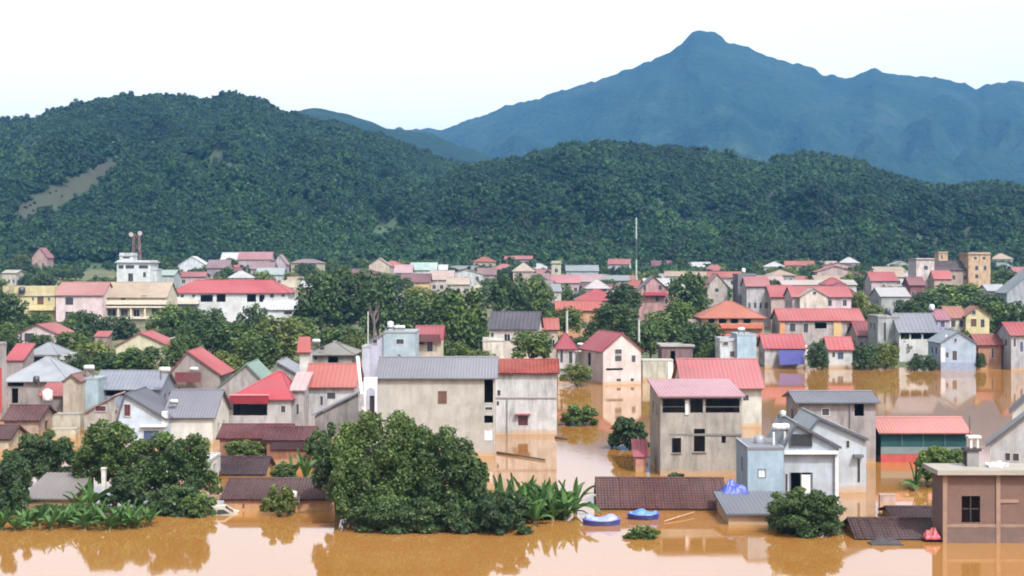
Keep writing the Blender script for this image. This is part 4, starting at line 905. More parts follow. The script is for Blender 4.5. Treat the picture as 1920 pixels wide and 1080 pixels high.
# house on the knoll
D = 485
h = house('knoll_villa', 'tan multi-turret villa on the knoll below the right hill', 1756, 1820, D, 506, 'gx', 490, dep=12, rc=(84, 62, 72), wc=(190, 166, 150), ov=.4, auto=(3, 1), cat='villa')
house('', '', 1718, 1752, D - 2, 487, 'flat', 484, dep=10, rc=(190, 130, 120), wc=(230, 212, 206), root=h, ov=.3, win=[(1732, 1740, 498, 506, 'd')])
house('', '', 1760, 1777, D + 6, 475, 'flat', 472, dep=5, rc=(190, 150, 130), wc=(224, 192, 156), root=h, ov=.2, win=[(1764, 1768, 478, 486, 'd')])
house('', '', 1816, 1857, D - 2, 477, 'flat', 473, dep=10, rc=(206, 170, 150), wc=(220, 184, 150), root=h, ov=.3, win=[(1826, 1832, 481, 487, 'd'), (1842, 1848, 481, 487, 'd'), (1828, 1835, 498, 507, 'd'), (1844, 1850, 498, 507, 'd'), (1828, 1835, 514, 522, 'd')])
house('', '', 1752, 1784, D - 8, 522, 'gx', 508, dep=6, rc=(206, 92, 92), wc=(210, 180, 160), root=h, ov=.4)
h = house('maroon_side_house', 'maroon-walled narrow house left of the turret villa', 1706, 1734, 440, 534, 'gx', 520, dep=8, rc=(150, 78, 88), wc=(150, 96, 100), auto=(2, 1))
h = house('far_pink_house', 'small far pink house with red roof left of the turret villa', 1634, 1682, 455, 526, 'gx', 511, dep=9, rc=(196, 84, 90), wc=(216, 196, 196), auto=(3, 1))
h = house('pale_grey_roof_house', 'wide pale grey roof in the gap below the far pink house', 1652, 1706, 395, 556, 'gx', 540, dep=12, rc=(196, 194, 196), wc=(190, 186, 184), ov=.3)
h = house('grey_shed', 'pale grey shed on the slope right of the turret villa', 1852, 1886, 420, 545, 'gx', 534, dep=8, rc=(190, 190, 196), wc=(196, 190, 186), cat='shed', auto=(2, 1))
h = house('grey_shed', 'long grey-blue shed roof at the right edge under the hill', 1888, 1990, 410, 548, 'gy', 506, dep=9, rc=(150, 160, 172), wc=(180, 180, 184), cat='shed')
# middle town
h = house('pink_balcony_house', 'pink house with dark gable and red balcony right of the tall mast', 1196, 1256, 352, 545, 'gy', 519, dep=9, rc=(120, 92, 96), wc=(206, 160, 158), ov=.3, win=[(1206, 1212, 534, 546, 'd'), (1234, 1242, 534, 544, 'd'), (1228, 1236, 556, 566, 'd'), (1246, 1251, 560, 570, 'd')])
wbox(h, 'balcony', plain('red_band', (190, 70, 84), .7), 1208, 1250, 548, 554, 350.8, 1.1)
h = house('red_wide_house', 'wide red-roofed house in the town centre left of the mast', 1082, 1160, 345, 562, 'hip', 543, dep=10, rc=(196, 72, 80), wc=(224, 206, 170), ov=.5, auto=(4, 1))
h = house('orange_low_house', 'low bright orange roof in front of the wide red roof', 1044, 1128, 325, 582, 'gx', 566, dep=9, rc=(206, 92, 74), wc=(206, 158, 116), ov=.4, auto=(4, 1))
h = house('white_dormer_house', 'white house with dark dormer openings above the wide red roof', 1100, 1142, 385, 540, 'hip', 525, dep=9, rc=(206, 196, 196), wc=(216, 208, 206), win=[(1108, 1118, 541, 547, 'd'), (1128, 1138, 541, 547, 'd')])
h = house('grey_block_house', 'plain grey-purple block house between red roofs in the town centre', 1384, 1418, 375, 516, 'flat', 513, dep=9, rc=(160, 156, 162), wc=(150, 142, 150), ov=.1)
tank('tiny white tank on the grey-purple block house', 1394, 513, 377, 1.0, 'v', lift=.3)
h = house('pale_gable_house', 'small pale house with faded red roof left of the grey block', 1326, 1364, 380, 536, 'gy', 514, dep=9, rc=(186, 110, 112), wc=(206, 190, 180), win=[(1340, 1348, 540, 548, 'd')])
h = house('striped_white_house', 'white-striped house with red top right of the grey block', 1400, 1442, 365, 536, 'gx', 520, dep=8, rc=(190, 110, 112), wc=(206, 196, 196), auto=(4, 1))
h = house('red_long_house', 'long red roof between the orange villa and pink gable villa', 1446, 1490, 360, 556, 'gx', 536, dep=10, rc=(200, 84, 88), wc=(214, 188, 178), auto=(3, 1))
h = house('long_pale_house', 'long pale roof far behind the pink gable villa', 1468, 1606, 440, 534, 'gx', 526, dep=10, rc=(206, 190, 180), wc=(214, 206, 200), auto=(8, 1))
h = house('small_red_house', 'small red-roofed house right of the long pale roof', 1548, 1584, 425, 533, 'hip', 521, dep=8, rc=(190, 70, 80), wc=(206, 186, 180))
# left town
D = 370
h = house('yellow_house', 'yellow house with flat white roof at the far left', 26, 103, D, 555, 'flat', 537, dep=10, rc=(230, 228, 220), wc=(224, 206, 160), ov=.3, th=.1, win=[(70, 82, 556, 571, 'b'), (60, 64, 557, 564, 'd'), (90, 94, 557, 564, 'd'), (68, 84, 586, 600, 'o')], grime=.25)
wbox(h, 'balcony', plain('yellow_paint', (230, 212, 160), .7), 52, 103, 574, 582, D - 1.3, 1.28)
house('', '', 5, 25.6, D + 1, 552, 'flat', 536, dep=9, rc=(230, 228, 220), wc=(206, 190, 150), root=h, ov=.2)
tank('dark tank with white cap on the yellow flat-roofed house', 41, 551, D - .2, 2.2, 'v', (62, 62, 70), h=1.6, lift=.2)
h = house('pink_school', 'pink school block with two dark windows and faded red roof', 105, 193, 362, 553, 'gx', 530, dep=11, rc=(200, 130, 124), wc=(232, 206, 204), ov=.4, grime=.2, win=[(122, 138, 557, 572, 'd'), (122, 138, 584, 599, 'd')])
h = house('cream_school', 'cream school wing with tan roof and long balconies beside the pink block', 194, 312, 366, 556, 'gx', 530, dep=12, rc=(206, 180, 152), wc=(226, 212, 188), ov=.6, grime=.2, win=[(202, 218, 579, 593, 'g'), (226, 240, 579, 593, 'd'), (226, 236, 558, 563, 'd'), (264, 276, 553.5, 560, 'd'), (250, 262, 580, 594, 'g'), (284, 298, 578, 592, 'd')])
for y0, y1 in ((563, 571), (574, 577), (594, 598)): wbox(h, 'balcony', plain('cream_band', (230, 216, 196), .7), 196, 312, y0, y1, 364.6, 1.38)
for a in (196, 220, 244, 270, 300): wbox(h, 'column', plain('cream_band', (230, 216, 196), .7), a, a + 3, 577.3, 593.7, 364.8, .35)
h = house('white_tower_block', 'white flat-roofed tower block rising behind the cream school', 219, 282, 455, 493, 'flat', 488, dep=10, rc=(226, 228, 228), wc=(226, 228, 226), ov=.5, th=.25, grime=.15, win=[(222, 232, 497, 504, 'd'), (235, 252, 497, 504, 'd'), (260, 278, 497, 504, 'd'), (240, 250, 512, 528, 'd'), (268, 274, 510, 520, 'd')])
house('', '', 224, 250, 457, 480, 'flat', 474, dep=5, rc=WHT, wc=(220, 224, 226), root=h, ov=.2, win=[(230, 244, 481, 485, 'd')])
house('', '', 283, 295, 456, 507, 'flat', 504, dep=6, rc=WHT, wc=(216, 220, 222), root=h, ov=.1)
h = house('red_hip_hall', 'long white hall with bright red hip roof in the left town', 322, 540, 392, 548, 'hip', 526, dep=13, rc=(204, 62, 74), wc=(228, 226, 224), ov=.6, grime=.2, hipin=5,
          win=[(338, 345, 552, 558, 'd'), (360, 366, 552, 558, 'd'), (376, 399, 553, 566, 'o'), (406, 423, 552, 566, 'o'), (463, 480, 552, 566, 'o'), (486, 496, 553, 566, 'o'), (506, 514, 551, 559, 'd'), (528, 534, 551, 557, 'd')])
wbox(h, 'porch', plain('cream_band', (230, 222, 200), .7), 322, 372, 562, 570, 390.2, 1.7)
h = house('white_gable_cottage', 'white cottage with pale sheet roof below the red hip hall', 492, 562, 335, 580, 'gx', 563, dep=8, rc=(224, 226, 230), wc=(230, 230, 228), ov=.4, grime=.15, win=[(532, 548, 583, 590, 'd')])
h = house('cream_rooftop_house', 'cream rooftop block behind the right end of the red hip hall', 526, 556, 410, 540, 'flat', 526, dep=8, rc=(220, 210, 184), wc=(222, 212, 186), ov=.1, auto=(2, 1))
# far rows under the hill
FARG = 'far houses at the foot of the forest hill'
def far(lbl, px0, px1, D, ye, yr, rc, wc, roof='gx', dep=10, auto=(3, 1)):
    return house('far_house', lbl, px0, px1, D, ye, roof, yr, dep=dep, rc=rc, wc=wc, auto=auto, group=FARG, ov=.4)
far('far white ornate gabled house left of the long far red roofs', 334, 386, 640, 497, 481, (228, 228, 232), (226, 226, 230), 'gy', auto=(4, 1))
far('far purple-grey roofed house behind the red hip hall', 388, 428, 600, 502, 488, (150, 116, 126), (176, 160, 166), auto=(4, 1))
far('far white-roofed house above the purple-grey far roofs', 414, 448, 690, 487, 474, (216, 214, 220), (200, 190, 194))
far('far dusty-red long house at the end of the far left row', 446, 508, 680, 486, 473, (190, 128, 136), (206, 180, 180), auto=(5, 1))
far('far mauve house standing right in the far left row', 470, 512, 610, 504, 492, (170, 130, 138), (190, 176, 180), auto=(4, 1))
far('far pale house with blue-grey roof near the far left trees', 480, 530, 560, 515, 503, (176, 190, 192), (206, 206, 204), auto=(4, 1))
far('far narrow pink house at the right end of the far left row', 512, 536, 640, 494, 478, (180, 140, 146), (196, 180, 184), 'gy', auto=(2, 1))
far('far red-roofed hut alone on the left grassy slope', 60, 88, 690, 482, 465, (176, 92, 90), (186, 156, 146), 'gy', auto=(2, 1))
far('far low pale building on the grass left of the white tower', 4, 30, 560, 512, 507, (206, 196, 180), (206, 196, 180), auto=(3, 1))
far('far pale grey shed right of the white tower block', 298, 326, 500, 516, 507, (176, 196, 190), (196, 200, 196))
far('far cream house with two dark windows above the big dark trees', 692, 730, 600, 497, 484, (190, 160, 150), (216, 196, 176), 'gy', auto=(2, 1))
far('far white house with pale teal roof in the far middle row', 770, 818, 590, 506, 493, (186, 214, 206), (222, 222, 220), auto=(4, 1))
far('far pink house left of the pale teal roof', 740, 772, 580, 511, 497, (206, 160, 168), (216, 184, 190), auto=(3, 1))
far('far maroon-brown roofed yellow house with arches in the middle', 752, 806, 500, 529, 514, (130, 74, 82), (222, 192, 140), auto=(4, 1))
far('far pinkish house right of the maroon-brown roof', 806, 850, 520, 524, 508, (206, 176, 166), (214, 196, 186), auto=(3, 1))
far('far white house behind the pinkish far house', 816, 838, 620, 506, 497, (220, 222, 226), (216, 214, 216))
far('far beige hip roof right of the leafy middle trees', 872, 920, 460, 551, 534, (214, 200, 170), (212, 198, 168), 'hip', auto=(3, 1))
far('far tan roofed house between the beige roof and centre trees', 838, 880, 500, 533, 521, (206, 186, 164), (206, 190, 176))
far('far dim grey houses row behind the tan roof', 846, 900, 640, 507, 499, (150, 146, 152), (176, 172, 176), auto=(6, 1))
far('far small brown house with red wall above the centre trees', 896, 930, 600, 515, 503, (150, 112, 108), (190, 166, 156))
far('far pale tan mound-roofed house above the centre dark tree', 962, 1002, 560, 508, 494, (206, 180, 160), (200, 180, 166), 'hip')
far('far narrow cream tower house left of the mast', 1034, 1052, 560, 494, 489, (206, 200, 180), (206, 200, 176), 'flat', 6, (1, 2))
far('far pink roofed house below the narrow cream tower', 1034, 1086, 500, 530, 516, (206, 130, 136), (200, 176, 176), auto=(4, 1))
far('far grey and white house row left of the mast', 1062, 1122, 600, 508, 498, (150, 160, 166), (196, 200, 204), auto=(6, 1))
far('far mauve house between wide red roof and grey row', 1088, 1130, 520, 528, 515, (190, 150, 156), (196, 180, 184), auto=(4, 1))
far('far pale roof behind the striped white house', 1420, 1470, 480, 527, 518, (206, 170, 170), (206, 190, 190), auto=(4, 1))
far('far faded grey house left of the mast foot', 1130, 1180, 540, 526, 517, (150, 156, 158), (186, 186, 184), auto=(4, 1))

# ================================================================== masts, poles
def pole(name, label, px, y0, y1, D, r, bands, cat='pole', arm=False):
    zb_, zt = Z(y1, D), Z(y0, D); e = empty(name, Matrix.Translation((X(px, D), D, zb_))); tag(e, label, cat)
    H = zt - zb_
    for a, b, c in bands:
        m = MB(); m.tube([(0, 0, H * a), (0, 0, H * b)], [r * (1 - .25 * a), r * (1 - .25 * b)], 8); m.build('shaft', plain('pole_paint', c, .7), e)
    if arm:
        m = MB(); m.box(-.8, .8, -.06, .06, H * .93, H * .93 + .12); m.build('cross_arm', plain('pole_paint', (150, 146, 140), .7), e)
    return e
pole('mast', 'tall slim mast with pale and dark bands rising from the town centre', 1193, 408, 548, 500, .34, [(0, .44, (180, 186, 186)), (.44, .715, (70, 78, 80)), (.715, 1, (180, 186, 186))], 'mast')
pole('utility_pole', 'thin pale pole standing left of the light blue house', 690, 584, 672, 200, .1, [(0, 1, (206, 204, 196))], arm=False)
pole('utility_pole', 'pale concrete pole above the small red hip roof', 1063, 583, 640, 255, .22, [(0, 1, (190, 194, 194))], arm=False)
pole('utility_pole', 'short pale pole in the trees above the pink gable house', 1198, 600, 640, 262, .2, [(0, 1, (196, 196, 190))])
pole('utility_pole', 'slim white pole in front of the white arched porch', 687, 742, 860, 141, .06, [(0, 1, (190, 186, 182))])
# lattice tower with dishes behind the white tower block
D = 480; e = empty('lattice_tower', Matrix.Translation((X(256, D), D, ground_z(X(256, D), D) - .3))); tag(e, 'reddish lattice antenna tower with white dishes behind the white tower block', 'tower')
H = Z(438, D) - e.matrix_world.translation.z; lm = plain('lattice_red', (150, 110, 108), .7)
H = Z(438, D) - (ground_z(X(256, D), D) - .3); bw, tw = 1.9, .8
cor = lambda k, z: ((-1, 1, 1, -1)[k] * (bw + (tw - bw) * z / H), (-1, -1, 1, 1)[k] * (bw + (tw - bw) * z / H), z)
for k in range(4):
    m = MB(); m.bar(cor(k, 0), cor(k, H), .14, 4); m.build('leg', lm, e)
for j in range(7):
    for k in range(4):
        m = MB(); m.bar(cor(k, H * j / 7), cor((k + 1) % 4, H * (j + 1) / 7), .07, 4); m.build('brace', lm, e)
for k, (dx, dz) in enumerate(((-1.5, -.3), (1.3, .1))):
    m = MB(); m.tube([(dx, -.9, H + dz), (dx, -.75, H + dz), (dx, -.4, H + dz)], [.75, .65, .2], 10); m.build('dish', plain('dish_paint', (190, 180, 182), .6), e)

# ================================================================== boats, car
def boat(label, px, yw, L_, yaw, hull, deck, seed):
    D = WD(yw); e = empty('boat', Matrix.Translation((X(px, D), D, 0)) @ Matrix.Rotation(R(yaw), 4, 'Z')); tag(e, label, 'boat', 'blue boats moored by the long brown roof')
    n = 13; rows = []
    for i in range(n):
        u = i / (n - 1) * 2 - 1; w = .62 * max(.05, 1 - abs(u) ** 3.2); sh = .36 + .07 * u * u
        x = u * L_ / 2
        rows.append([(x, -w, sh), (x * .97, -w * .8, .05), (x * .92, -w * .45, -.18), (x * .92, w * .45, -.18), (x * .97, w * .8, .05), (x, w, sh)])
    m = MB()
    for a, b in zip(rows, rows[1:]):
        for k in range(5): m.quad(a[k], b[k], b[k + 1], a[k + 1])
        ia = [(p[0] * .97, p[1] * .86, p[2] * .9 + .03) for p in a]; ib = [(p[0] * .97, p[1] * .86, p[2] * .9 + .03) for p in b]
        for k in range(5): m.quad(ia[k], ib[k], ib[k + 1], ia[k + 1])
    m.build('hull', plain('boat_paint', hull, .4), e)
    for sy in (0, 5):
        m = MB(); m.tube([r[sy] for r in rows], [.06] * n, 6); m.build('gunwale', plain('boat_rim', tuple(min(255, c + 40) for c in hull), .4), e)
    for k, u in enumerate((-.5, .05, .5)):
        m = MB(); m.box(u * L_ / 2 - .12, u * L_ / 2 + .12, -.5, .5, .30, .34); m.build('thwart', plain('boat_seat', (190, 196, 214), .6), e)
    g = random.Random(seed); m = MB(); nx, ny = 12, 7; P = []
    for j in range(ny):
        P.append([])
        for i in range(nx):
            u, v = i / (nx - 1), j / (ny - 1) - .5
            P[-1].append((L_ * (-.42 + .84 * u), v * 1.15 * (1 - .5 * abs(2 * u - 1) ** 3), .38 + (.40 * (1 - (2 * v) ** 2)) * (.65 + .35 * math.sin(u * 9 + seed)) + g.uniform(-.04, .05)))
    for j in range(ny - 1):
        for i in range(nx - 1): m.quad(P[j][i], P[j][i + 1], P[j + 1][i + 1], P[j + 1][i])
    m.build('cover', plain('boat_cover', deck, .5), e)
    return e
boat('blue boat with pale blue cover, left of the two beside the long brown roof', 1128, 984, 2.75, 3, (62, 74, 158), (150, 162, 220), 1)
boat('bright blue boat touching the long brown roof, right of the two', 1206, 973, 2.35, -2, (48, 62, 150), (92, 146, 218), 4)

D = WD(972); e = empty('car', Matrix.Translation((X(392, D), D + 2.2, -1.02)) @ Matrix.Rotation(R(8), 4, 'Z')); tag(e, 'white half-sunken car under the trees beside the lower sunken roof at left', 'car')
prof = [(-1.75, .35), (-1.78, .75), (-1.5, .95), (-1.0, 1.02), (-.45, 1.45), (.75, 1.5), (1.35, 1.1), (1.7, 1.02), (1.78, .7), (1.72, .35)]
def extr(m, pr, y0, y1, inset=0):
    n = len(pr); b = len(m.v)
    m.v += [(x, y0, z) for x, z in pr] + [(x, y1, z) for x, z in pr]
    m.f += [tuple(b + k for k in range(n)), tuple(b + n + k for k in reversed(range(n)))] + [(b + k, b + (k + 1) % n, b + n + (k + 1) % n, b + n + k) for k in range(n)]
m = MB(); extr(m, prof, -.8, .8); body = m.build('body', plain('white_car_paint', (196, 188, 176), .4), e)
bv = body.modifiers.new('soft', 'BEVEL'); bv.width = .07; bv.segments = 2
for sy in (-1, 1):
    m = MB(); extr(m, [(-.85, 1.05), (-.4, 1.38), (.15, 1.42), (.15, 1.05)], sy * .80, sy * .815); m.build('side_window', GLASS, e)
    m = MB(); extr(m, [(.22, 1.05), (.22, 1.42), (.7, 1.42), (1.15, 1.12)], sy * .80, sy * .815); m.build('side_window', GLASS, e)
    for wx in (-1.1, 1.1):
        m = MB(); m.tube([(wx, sy * .68, .33), (wx, sy * .83, .33)], [.32, .32], 16); w_ = m.build('wheel', plain('tyre', (32, 32, 34), .9), e)
        m = MB(); m.tube([(wx, sy * .83, .33), (wx, sy * .845, .33)], [.19, .17], 12); m.build('rim', plain('rim_steel', (180, 180, 184), .4, .5), w_)
    m = MB(); m.box(-1.80, -1.72, sy * .62 - .13, sy * .62 + .13, .68, .82); m.build('headlight', plain('lamp_glass', (236, 236, 230), .2), e)
for pr in ([(-1.0, 1.045), (-.47, 1.465)], [(.79, 1.50), (1.36, 1.115)]):
    m = MB(); (x0, z0), (x1, z1) = pr; m.quad((x0, -.68, z0 + .02), (x1, -.62, z1 + .02), (x1, .62, z1 + .02), (x0, .68, z0 + .02)); m.quad((x0, -.68, z0), (x1, -.62, z1), (x1, .62, z1), (x0, .68, z0)); m.build('windscreen', GLASS, e)
# drifting planks and pole
for lb_, a, b, r in (('pale bamboo pole slanting in the water right of the boats', (1245, 978, WD(980)), (1302, 960, WD(966)), .05), ('dark drifting plank in the water below the stained white house', (932, 848, WD(850)), (1022, 862, WD(864)), .12), ('dark floating log by the right corner of the stained white house', (1042, 820, WD(822)), (1066, 824, WD(825)), .2)):
    m = MB(); (xa, ya, da), (xb, yb, db) = a, b; pa, pb = Vector((X(xa, da), da, Z(ya, da))), Vector((X(xb, db), db, Z(yb, db)))
    m.tube([pa, (pa * .5 + pb * .5) + Vector((0, 0, .03)), pb], [r, r * .9, r * .7], 7); tag(m.build('driftwood', plain('driftwood', (196, 160, 130) if r < .06 else (104, 88, 80), .9)), lb_, 'driftwood')

# ================================================================== trees and plants, near
near_tree('broad_tree', 'huge ragged green tree standing in the flood in front of the long house', 722, 110, 763, 985, 232, LEAF, 21000, .17, 20, 11, 2.5, up=.3)
near_tree('broad_tree', 'spreading right half of the green tree group before the long house', 820, 108.5, 796, 985, 176, LEAF, 13000, .17, 15, 41, 2.5, up=.3)
near_tree('broad_tree', 'lower olive tree at the front left of the huge ragged tree', 668, 107, 842, 985, 120, LEAF, 7500, .16, 11, 42, 2)
near_tree('broad_tree', 'smaller dense tree joined to the right flank of the huge tree', 884, 107.5, 846, 975, 84, LEAF, 7000, .16, 10, 12, 2)
near_tree('broad_tree', 'dark leafy tree forming the left flank of the huge tree', 636, 112, 786, 930, 104, LEAF_D, 6500, .17, 10, 13, 3)
near_tree('bush', 'dark bush in the water below the right side of the huge tree', 938, 105, 912, 1003, 124, LEAF_D, 8000, .14, 11, 14, 1, cat='bush')
near_tree('bush', 'dark undergrowth at the waterline under the huge tree', 752, 105.5, 925, 1000, 240, LEAF_D, 9000, .15, 14, 15, 1, cat='bush', ry=.45)
near_tree('bush', 'low leafy mass between the huge tree and the right-hand dark bush', 868, 105, 935, 1002, 110, LEAF_D, 6000, .14, 10, 51, 1, cat='bush', ry=.6)
near_tree('bush', 'bright green undergrowth standing behind the banana clump', 1004, 110.5, 930, 978, 130, LEAF, 6500, .13, 11, 52, 1, cat='bush', ry=.4)
near_tree('bush', 'green undergrowth filling the gaps behind the left banana row', 150, 110, 940, 985, 260, LEAF, 8000, .13, 16, 53, 1, cat='bush', ry=.25)
near_tree('bush', 'rounded dark green bush standing in the water below the pale blue house', 1508, 104.5, 912, 1004, 172, LEAF, 14000, .13, 16, 16, 1, cat='bush', ry=.8)
near_tree('bush', 'yellowish-green shrub in front of the lower sunken roof at left', 522, 112, 905, 962, 76, LEAF_Y, 4200, .14, 9, 17, 1, cat='bush')
near_tree('bush', 'low green leafy clump floating in front of the two boats', 1205, 102.6, 982, 1012, 76, LEAF, 2400, .12, 9, 18, .6, cat='bush', ry=.5)
near_tree('bush', 'low spreading bush at the right corner of the stained white house', 1086, 174, 756, 797, 82, LEAF, 3000, .2, 9, 19, 1, cat='bush')
near_tree('bush', 'grey-green spiky shrub left of the raw concrete house', 1178, 152, 780, 842, 86, LEAF_D, 4500, .2, 10, 20, 1, cat='bush', up=.5)
near_tree('broad_tree', 'dense green tree in front of the teal shed', 1766, 126, 834, 892, 108, LEAF, 7000, .15, 11, 21, 2)
near_tree('broad_tree', 'dark tree on the left shore above the weathered grey roof', 78, 124, 806, 905, 150, LEAF_D, 10000, .17, 13, 22, 3)
near_tree('broad_tree', 'tall green tree in the middle of the left shore group', 202, 121, 782, 908, 136, LEAF, 10000, .17, 14, 23, 4)
near_tree('broad_tree', 'olive tree with pale stems at the right of the left shore group', 322, 118, 806, 930, 190, LEAF, 15000, .16, 17, 24, 2.2)
near_tree('bush', 'very dark bush at the waterline under the olive left tree', 330, 113.5, 905, 985, 150, LEAF_D, 9000, .15, 12, 25, 1, cat='bush')
near_tree('broad_tree', 'dark tree at the far left picture edge by the water', 8, 113, 840, 985, 110, LEAF_D, 9000, .17, 11, 26, 1.5)
near_tree('bush', 'ragged low bush hanging over the half-sunken white car', 374, 111.5, 922, 974, 74, LEAF, 2600, .14, 8, 32, 1, cat='bush')
near_tree('bush', 'dark bush by the left post between the two left trees', 232, 116, 880, 950, 90, LEAF_D, 5000, .15, 9, 27, 1, cat='bush')
near_tree('bush', 'sparse shrub in front of the raw concrete house base', 1268, 128, 884, 905, 50, LEAF_D, 900, .15, 6, 28, 1, cat='bush')
near_tree('bush', 'pale yellow-green shrub below the brown double roof', 458, 140, 822, 856, 92, LEAF_Y, 3000, .17, 10, 29, 1, cat='bush', up=.6)
near_tree('bush', 'small dark bush between the two sunken roofs at left', 532, 128, 864, 905, 56, LEAF, 3000, .16, 8, 30, 1, cat='bush')
near_tree('bush', 'green bush at the foot of the white arched porch', 598, 138, 800, 880, 60, LEAF_D, 3500, .17, 9, 31, 1, cat='bush')

# banana plants: every blade its own piece
BLADES = []
for k in range(4):
    g = random.Random(60 + k); m = MB(); n = 10; L_ = 1.0; wd = .075 + .012 * k; top = []
    for i in range(n + 1):
        u = i / n; w = wd * (math.sin(math.pi * min(1, u * .92 + .06)) ** .7) * (1 + g.uniform(-.18, .08)); bend = (.10 + .13 * k) * u * u
        x = u * L_ * (1 - .18 * u * (k + 1) / 2); z = L_ * .22 * u - bend
        top.append(((x, -w, z + .03 * w), (x, 0, z - .04), (x, w, z + .03 * w)))
    for a, b in zip(top, top[1:]): m.quad(a[0], b[0], b[1], a[1]); m.quad(a[1], b[1], b[2], a[2])
    me = m.mesh('leaf', LEAF_B); at = me.attributes.new('tint', 'FLOAT', 'FACE'); at.data.foreach_set('value', np.array([min(.93, max(0, .45 + g.uniform(-.15, .2))) for _ in me.polygons], dtype=np.float32)); BLADES.append(me)
STEM = MB(); STEM.tube([(0, 0, -1.2), (0, 0, -.4), (.02, .02, .9)], [.13, .12, .07], 7); STEM = STEM.mesh('stem', plain('banana_stem', (120, 128, 80), .8))
def banana(name, label, px, yw, size, nl, group, seed, spread=1.0, ytop=None):
    g = random.Random(seed); D = WD(yw); e = empty(name, Matrix.Translation((X(px, D), D, 0))); tag(e, label, 'banana plant', group)
    link('stem', STEM, e, Matrix.Diagonal((size / 2, size / 2, size / 4, 1)))
    for i in range(nl):
        az = i * 2.4 + g.uniform(-.3, .3); el = g.uniform(.25, 1.4) / spread; s = size * g.uniform(.75, 1.1)
        M = Matrix.Translation((0, 0, size * .10)) @ Matrix.Rotation(az, 4, 'Z') @ Matrix.Rotation(-el, 4, 'Y') @ Matrix.Rotation(g.uniform(-.5, .5), 4, 'X') @ Matrix.Diagonal((s, s, s, 1))
        link('leaf', BLADES[g.randrange(4)], e, M)
GL, GC = 'banana plants along the left shore', 'banana plants right of the huge tree'
ORD = 'first second third fourth fifth sixth seventh eighth ninth tenth eleventh twelfth thirteenth fourteenth fifteenth sixteenth'.split()
for i, (px, yw, sz) in enumerate(((4, 993, 1.9), (28, 994, 1.8), (52, 990, 1.8), (74, 987, 2.0), (96, 993, 1.9), (116, 988, 2.0), (138, 985, 2.1), (160, 993, 1.9), (183, 986, 2.0), (206, 993, 2.2), (222, 986, 2.0), (240, 990, 2.0), (258, 990, 1.8), (280, 984, 1.6))):
    banana('banana_plant', ORD[i] + ' banana plant from the left in the row along the left waterline', px, yw, sz, 14, GL, 100 + i)
for i, (px, yw, sz) in enumerate(((940, 968, 3.0), (954, 984, 2.6), (966, 966, 3.0), (978, 976, 2.8), (990, 960, 3.1), (1002, 983, 2.6), (1014, 970, 3.0), (1026, 958, 2.8), (1036, 976, 2.8), (1048, 966, 2.9), (1060, 974, 2.5))):
    banana('banana_plant', ORD[i] + ' banana plant from the left in the clump beside the huge tree', px, yw, sz, 14, GC, 130 + i)
banana('banana_plant', 'leaning banana plant with long arching blades nearest the left boat', 1078, 962, 3.2, 9, GC, 150, 1.15)
banana('banana_plant', 'lone banana plant in the orange water below the teal shed', 1718, 918, 2.4, 10, None, 151)
banana('banana_plant', 'small banana plant beside the lone one near the brick house', 1738, 905, 2.2, 9, None, 152)
banana('banana_plant', 'tall banana plant behind the lower sunken roof at left', 572, 905, 3.0, 9, None, 153)
banana('banana_plant', 'banana plant left of the tall one behind the lower sunken roof', 548, 898, 2.6, 8, None, 154)
banana('banana_plant', 'yellowing banana plant beside the white post on the left shore', 172, 955, 2.8, 9, None, 155)
banana('banana_plant', 'banana plant half hidden right of the weathered grey roof', 148, 962, 2.4, 8, None, 156)

